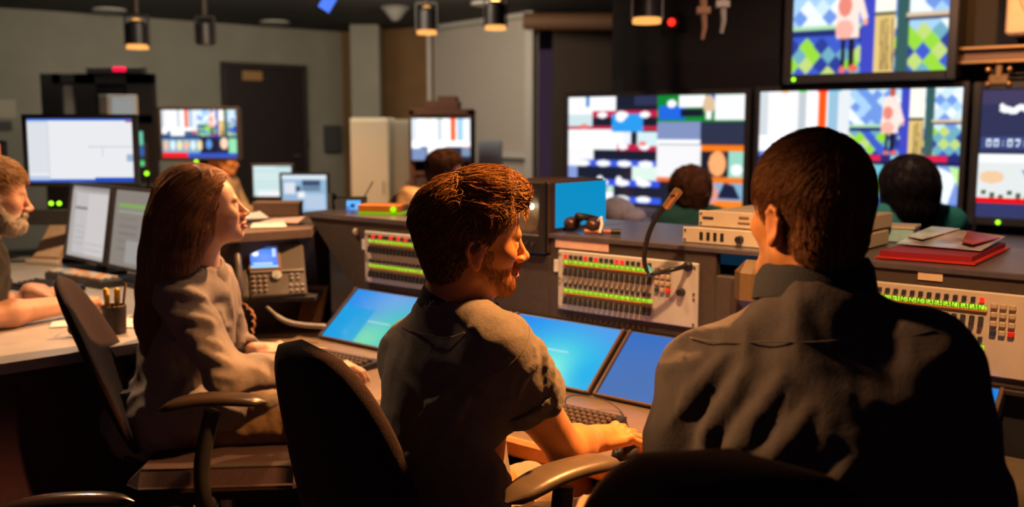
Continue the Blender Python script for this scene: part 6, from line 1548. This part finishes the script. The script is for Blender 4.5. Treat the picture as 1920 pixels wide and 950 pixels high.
# ================================================================ bearded man at the left edge
def left_man():
    Y = 3.05; c = px(-14, 372, Y); R = headframe(33, 2, -4); s = .96
    J = dict(neck=px(-45, 468, 3.10), shR=px(-40, 490, 2.98), shL=px(-60, 480, 3.30), elR=px(-50, 598, 2.92), elL=px(20, 590, 3.42))
    J['wrR'] = v3(PZ(146, 568, .765)); J['wrL'] = v3(PZ(60, 545, .77))
    mid = (J['shR']+J['shL'])/2; J['pel'] = A_(mid[0]-.12, mid[1]-.03, .50)
    F = Field(); head(F, c, R, s); f = seatlegs(J, A_(.8, .6, 0), knee=.40, spread=.06)
    F.cone(c+R @ A_(0, -.025, -.045), J['neck']+A_(0, 0, -.03), .055, .065, .03); M = torso(F, J, -.006)
    for s_ in 'LR': arm(F, J, s_)
    d = nrm(v3(PZ(200, 555, .745))-J['wrR']); hand(F, J['wrR'], d, A_(0, 0, 1), 1, (.45, .7, .5), .08, 1.05)
    hand(F, J['wrL'], A_(.8, .5, -.1), A_(0, 0, 1), -1, (.4, .6, .4)); legs(F, J)
    def paint(V): return headcolor(V, c, R, s, (.55, .30, .21), (.3, .22, .16), ((.55, .48, .42), .8))
    hb = [(c-.12, c+.12, .004), (J['wrR']+A_(-.04, -.06, -.06), J['wrR']+A_(.16, .14, .05), .0045)]; o = A_(J['pel'][0], J['pel'][1], 0)
    t, V, Q = person('grey bearded man in a black short sleeved shirt at the left edge', o, F, hb, paint, h=.011)
    Hf = Field(); hairvol(Hf, c, R, s, .010, .006); mk = hairmask(c, R, s, .068, nape=-.075); BV, BQ = fieldmesh(Hf, .006, lambda V, N: .0018*wnoise(V, 110, 2)); BV, BQ = carve(BV, BQ, mk)
    dn = -R[:, 2]; fw = R[:, 1]
    strands('hair', Hf, BV, mk, 3500, lambda P: np.full(len(P), .03), lambda P: fw*.6+dn*.5+P*0, .0009, t, o, M_hair, [(.35, .2, .09), (.28, .15, .07), (.42, .28, .15)], 5, 4, .001, .007, curl=.3, base=(BV, BQ, (.17, .10, .055)))
    Bf = Field(); T = lambda x, y, z: c+R @ (A_(x, y, z)*s); Bf.ell(T(0, .055, -.085), A_(.048, .045, .036), R, .02); 
    for q in (-1, 1): Bf.cone(T(q*.058, .01, -.03), T(q*.045, .045, -.085), .014, .022, .02)
    Bf.ell(T(0, .088, -.050), A_(.026, .014, .009), R, .01)
    BV2, BQ2 = fieldmesh(Bf, .005, lambda V, N: .0025*wnoise(V, 110, 6)); 
    strands('beard', Bf, BV2, lambda V: np.ones(len(V), bool), 2500, lambda P: np.full(len(P), .022), lambda P: dn+fw*.2+P*0, .0007, t, o, M_hair, [(.55, .5, .46), (.42, .37, .33), (.62, .58, .54)], 6, 3, .001, .006, curl=.3, base=(BV2, BQ2, (.33, .29, .26)))
    S = Field(); torso(S, J, .014)
    for s_ in 'LR': e = J['sh'+s_]*.35+J['el'+s_]*.65; S.cone(J['sh'+s_], e, .072, .066, .03); ax = nrm(J['el'+s_]-J['sh'+s_]); S.cyl(e-ax*.01, J['el'+s_]+ax*.06, .12, .003); S.cyl(e-ax*.05, J['el'+s_], .054, .003)
    S.cone(J['neck']+A_(0, 0, -.05), J['neck'], .085, .068, .03); S.cyl(J['neck']+A_(0, 0, .004), c, .073)
    sdfmesh('shirt', S, .010, (), t, o, M_blackcloth, disp=clothdisp(.004, 26, 41)); trousers(J, M_blackcloth, f, t, o, h=.014)
    for q in 'LR': shoe(J['an'+q], f, t, o)
    return t, J, o
# ================================================================ people further back
def far_person(label, hx, hy, Y, face, shirt, hcol, skin=SKIN, s=.95, pitch=0, longhair=0, tw=.9, armR=None, armL=None, legsf=None, hairg=.014, curly=0., torso_face=None, hh=.007, neck_z=-.165, off=(0, 0, 0)):
    c = px(hx, hy, Y); R = headframe(face, 0, pitch); tf = face if torso_face is None else torso_face; a = math.radians(tf); f = A_(math.cos(a), math.sin(a), 0); r = A_(math.sin(a), -math.cos(a), 0)
    nk = c+A_(0, 0, neck_z+.02)-f*.02+A_(*off)*.4; J = dict(neck=nk, shR=nk+A_(*off)*.6+r*.165*tw-A_(0, 0, .035), shL=nk+A_(*off)*.6-r*.165*tw-A_(0, 0, .035)); mid = (J['shR']+J['shL'])/2
    J['pel'] = mid-f*.06-A_(0, 0, .45)
    for s_, q, g_ in (('R', 1, armR), ('L', -1, armL)):
        if g_ is None: g_ = (r*.06*q+f*.10-A_(0, 0, .25), r*.0*q+f*.30-A_(0, 0, .24))
        J['el'+s_] = J['sh'+s_]+g_[0]; J['wr'+s_] = J['sh'+s_]+g_[1]
    kz = max(J['pel'][2], .36)
    seatlegs(J, f, kz=J['pel'][2]-.01, knee=.40, spread=.05); F = Field(); head(F, c, R, s, fem=longhair > 0); F.cone(c+R @ A_(0, -.02, -.045), nk+A_(0, 0, -.03), .048, .056, .03)
    torso(F, J, -.008, tw)
    for s_, q in (('R', 1), ('L', -1)): arm(F, J, s_, -.004, .92); w = J['wr'+s_]; hand(F, w, nrm(w-J['el'+s_])+f*.01, A_(0, 0, 1)+f*.02, q, (.3, .4, .3), .06, .95)
    legs(F, J); o = A_(J['pel'][0], J['pel'][1], 0)
    def paint(V): return headcolor(V, c, R, s, skin, hcol)
    t, V, Q = person(label, o, F, [(c-.12, c+.12, hh)], paint, h=.014)
    Hf = Field(); hairvol(Hf, c, R, s, hairg, .006)
    mk = hairmask(c, R, s, .064)
    if longhair:
        b_ = -R[:, 1]; Hf.path([c+b_*.03+A_(0, 0, .02), c+b_*.05+A_(0, 0, -.06), c+b_*.06+A_(0, 0, -.06-longhair)], [.098, .094, .060], .03)
        for q in (-1, 1): Hf.path([c+R[:, 0]*q*.05+A_(0, 0, -.02), c+R[:, 0]*q*.062+b_*.02+A_(0, 0, -.05-longhair*.9)], [.05, .040], .03)
        mk = lambda V: ~((((V-c) @ R/s)[:, 1] > np.interp(((V-c) @ R/s)[:, 2], [-.1, .0, .08], [.01, .02, .07])) & (((V-c) @ R/s)[:, 2] > -.14))
    BV, BQ = fieldmesh(Hf, .008, lambda V, N: (.003+curly)*wnoise(V, 70, 2)); BV, BQ = carve(BV, BQ, mk)
    dn = -R[:, 2]; fw = R[:, 1]
    strands('hair', Hf, BV, mk, 1500, lambda P: np.full(len(P), .04+longhair*.3), lambda P: fw*(-.2 if longhair else .4)+dn*.8+P*0, .0014, t, o, M_hair, [hcol, tuple(x*1.4 for x in hcol)], 5, 5, .001, .008+curly, curl=.2+curly*20, base=(BV, BQ, tuple(x*.6 for x in hcol)))
    S = Field(); torso(S, J, .012, tw)
    for s_ in 'LR': S.cone(J['sh'+s_], J['el'+s_], .064, .054, .03); S.cone(J['el'+s_], J['el'+s_]*.2+J['wr'+s_]*.8, .052, .044, .02)
    S.cone(nk+A_(0, 0, -.05), nk, .078, .062, .03); S.cyl(nk+A_(0, 0, .004), c, .066)
    sdfmesh('shirt', S, .013, (), t, o, shirt, disp=clothdisp(.004, 26, 51)); trousers(J, M_blackcloth, f, t, o, h=.018)
    for q in 'LR': shoe(J['an'+q], f, t, o)
    return t, J, o, f, tf
NM = near_man(); MM = mid_man(); WM = woman(); LM = left_man()
fp = []
fp.append(far_person('person in a teal green top with long black hair, before the middle wall screen', 1702, 366, 4.1, 92, M_teal, (.012, .008, .008), s=1.04, longhair=.10, tw=1.12, hairg=.034, neck_z=-.105))
fp.append(far_person('curly brown haired person in a dark green top before the left wall screen', 1293, 366, 4.9, 100, M_green, (.13, .05, .02), curly=.004, tw=.85, hairg=.028, neck_z=-.12))
uR = (A_(-.16, -.06, -.10), A_(-.12, .05, -.30))
fp.append(far_person('dark haired person in a peach shirt in the middle distance by the brown rack', 835, 324, 5.5, 20, M_peachshirt, (.05, .025, .02), skin=(.6, .35, .28), armR=(A_(-.10, -.10, -.2), A_(.12, -.2, -.26)), torso_face=0, off=(-.17, 0, .02)))
fp.append(far_person('small auburn haired person in a tan shirt at the back, beyond the woman\'s forehead', 419, 304, 7.6, 10, M_tanshirt, (.22, .08, .03), torso_face=-10, armR=(A_(.14, -.05, -.14), A_(.3, .05, -.2))))
# ================================================================ chairs
chair('office chair behind the quiffed man, rounded plum back in the foreground', (-.115, 1.985, 0), 41, bw=.43, bh=.52, bz=.44, by=-.20, lean=.20, armz=.70, armlen=.29, armw=.078, arms=(-1, 1), taper=.80, bt=.07)
chair('office chair of the broad man, only the dark top of its back showing', (.385, 1.43, 0), 68, bw=.46, bh=.512, bz=.46, by=-.25, lean=.10, armz=.62, arms=(1, -1), taper=.85)
chair('office chair of the long haired woman, thin back seen edge on', (-.82, 2.73, 0), 5, seatz=.41, bw=.27, bh=.52, bz=.42, by=-.20, lean=.40, armz=.655, armlen=.27, armw=.075, taper=.7, bt=.04, curve=.03, padm=mat('armrest_grey', (.035, .025, .02), .3, noise=.1))
chair('empty dark chair at the bottom left corner with a shiny armrest edge', (-.90, 1.93, 0), 14, bw=.40, bh=.44, bz=.44, by=-.28, armz=.69, armw=.04, arms=(1,), padm=mat('armrest_gloss', (.02, .016, .015), .22, coat=.3))
# ================================================================ light
def spot(name, loc, tgt, power, color, size=1.2, blend=.6, rad=.04):
    l = bpy.data.lights.new(name, 'SPOT'); l.energy = power; l.color = color; l.spot_size = size; l.spot_blend = blend; l.shadow_soft_size = rad
    o = bpy.data.objects.new(name, l); COL.objects.link(o); o.location = loc
    o.rotation_euler = (Vector(tgt)-Vector(loc)).to_track_quat('-Z', 'Y').to_euler(); return o
def area(name, loc, tgt, power, color, sx, sy):
    l = bpy.data.lights.new(name, 'AREA'); l.energy = power; l.color = color; l.shape = 'RECTANGLE'; l.size = sx; l.size_y = sy
    o = bpy.data.objects.new(name, l); COL.objects.link(o); o.location = loc
    o.rotation_euler = (Vector(tgt)-Vector(loc)).to_track_quat('-Z', 'Y').to_euler(); return o
WARM = (1., .40, .11)
spot('console_downlight', LAMPS[0], (.02, 1.97, .92), 520, WARM, .98, .45)
spot('panel_fill', (.62, 1.1, 2.45), (1.02, 2.3, .92), 200, (1., .52, .22), .62, .6)  # added unseen spot that brightens the right button panel and folder
spot('middle_panel_fill', (.22, 1.75, 2.45), (.48, 2.85, .90), 190, (1., .52, .22), .60, .7)  # extra unseen spot put in to brighten the middle panel
spot('worktop_downlight', (-.25, 2.6, 2.4), (-.15, 2.75, .8), 60, (1., .5, .22), 1.2, .7)
spot('unseen_back_spot', LAMPS[3], (.13, 1.45, 1.15), 260, (1., .48, .18), .40, .9)  # unseen side spot added to rake the near man's back
spot('woman_downlight', LAMPS[1], (-.8, 2.9, 1.0), 420, (1., .46, .17), 1.05, .5)
spot('desk_downlight', LAMPS[2], (-1.35, 3.4, .7), 160, (1., .62, .34), 2.0, .6)
spot('far_fill', (.35, 5.35, 2.3), (-.45, 5.5, 1.0), 260, WARM, 1.0, .6)  # unseen spot added to brighten the person in the peach shirt
area('middle_fill', (-1.4, 6.4, 2.5), (-1.2, 9.2, 1.2), 45, (1., .8, .58), 1.6, .5)  # added area light without a fixture, lifts the cabinets at the back
spot('counter_fill', (1.1, 3.6, 2.5), (1.35, 4.5, 1.0), 110, (1., .6, .4), 2.0, .6)  # added fill for the two people before the video wall
spot('back_table_fill', (-1.5, 6.0, 2.5), (-1.9, 7.3, .9), 220, WARM, 1.4, .6)  # added spot, the auburn haired person got no light otherwise
spot('wing_fill', (2.0, 3.7, 2.5), (2.55, 4.8, 2.05), 160, WARM, .8, .7)  # added unseen spot, aimed to bring out the loudspeaker
area('rear_ceiling_panel', (-3.2, 8.6, 2.5), (-3.6, 11.5, 1.3), 42, (1., .88, .68), 2.0, .6)  # soft light added for the left and back walls, no fixture
area('rear_fill_b', (-.9, 9.2, 2.5), (-.9, 11.5, 1.4), 40, (1., .82, .6), 1.6, .5)  # likewise added, for the far corner and the partition
w = bpy.data.worlds.new('room_ambience'); SC.world = w; w.use_nodes = True
bg = w.node_tree.nodes['Background']; bg.inputs[0].default_value = (.55, .30, .55, 1); bg.inputs[1].default_value = .06
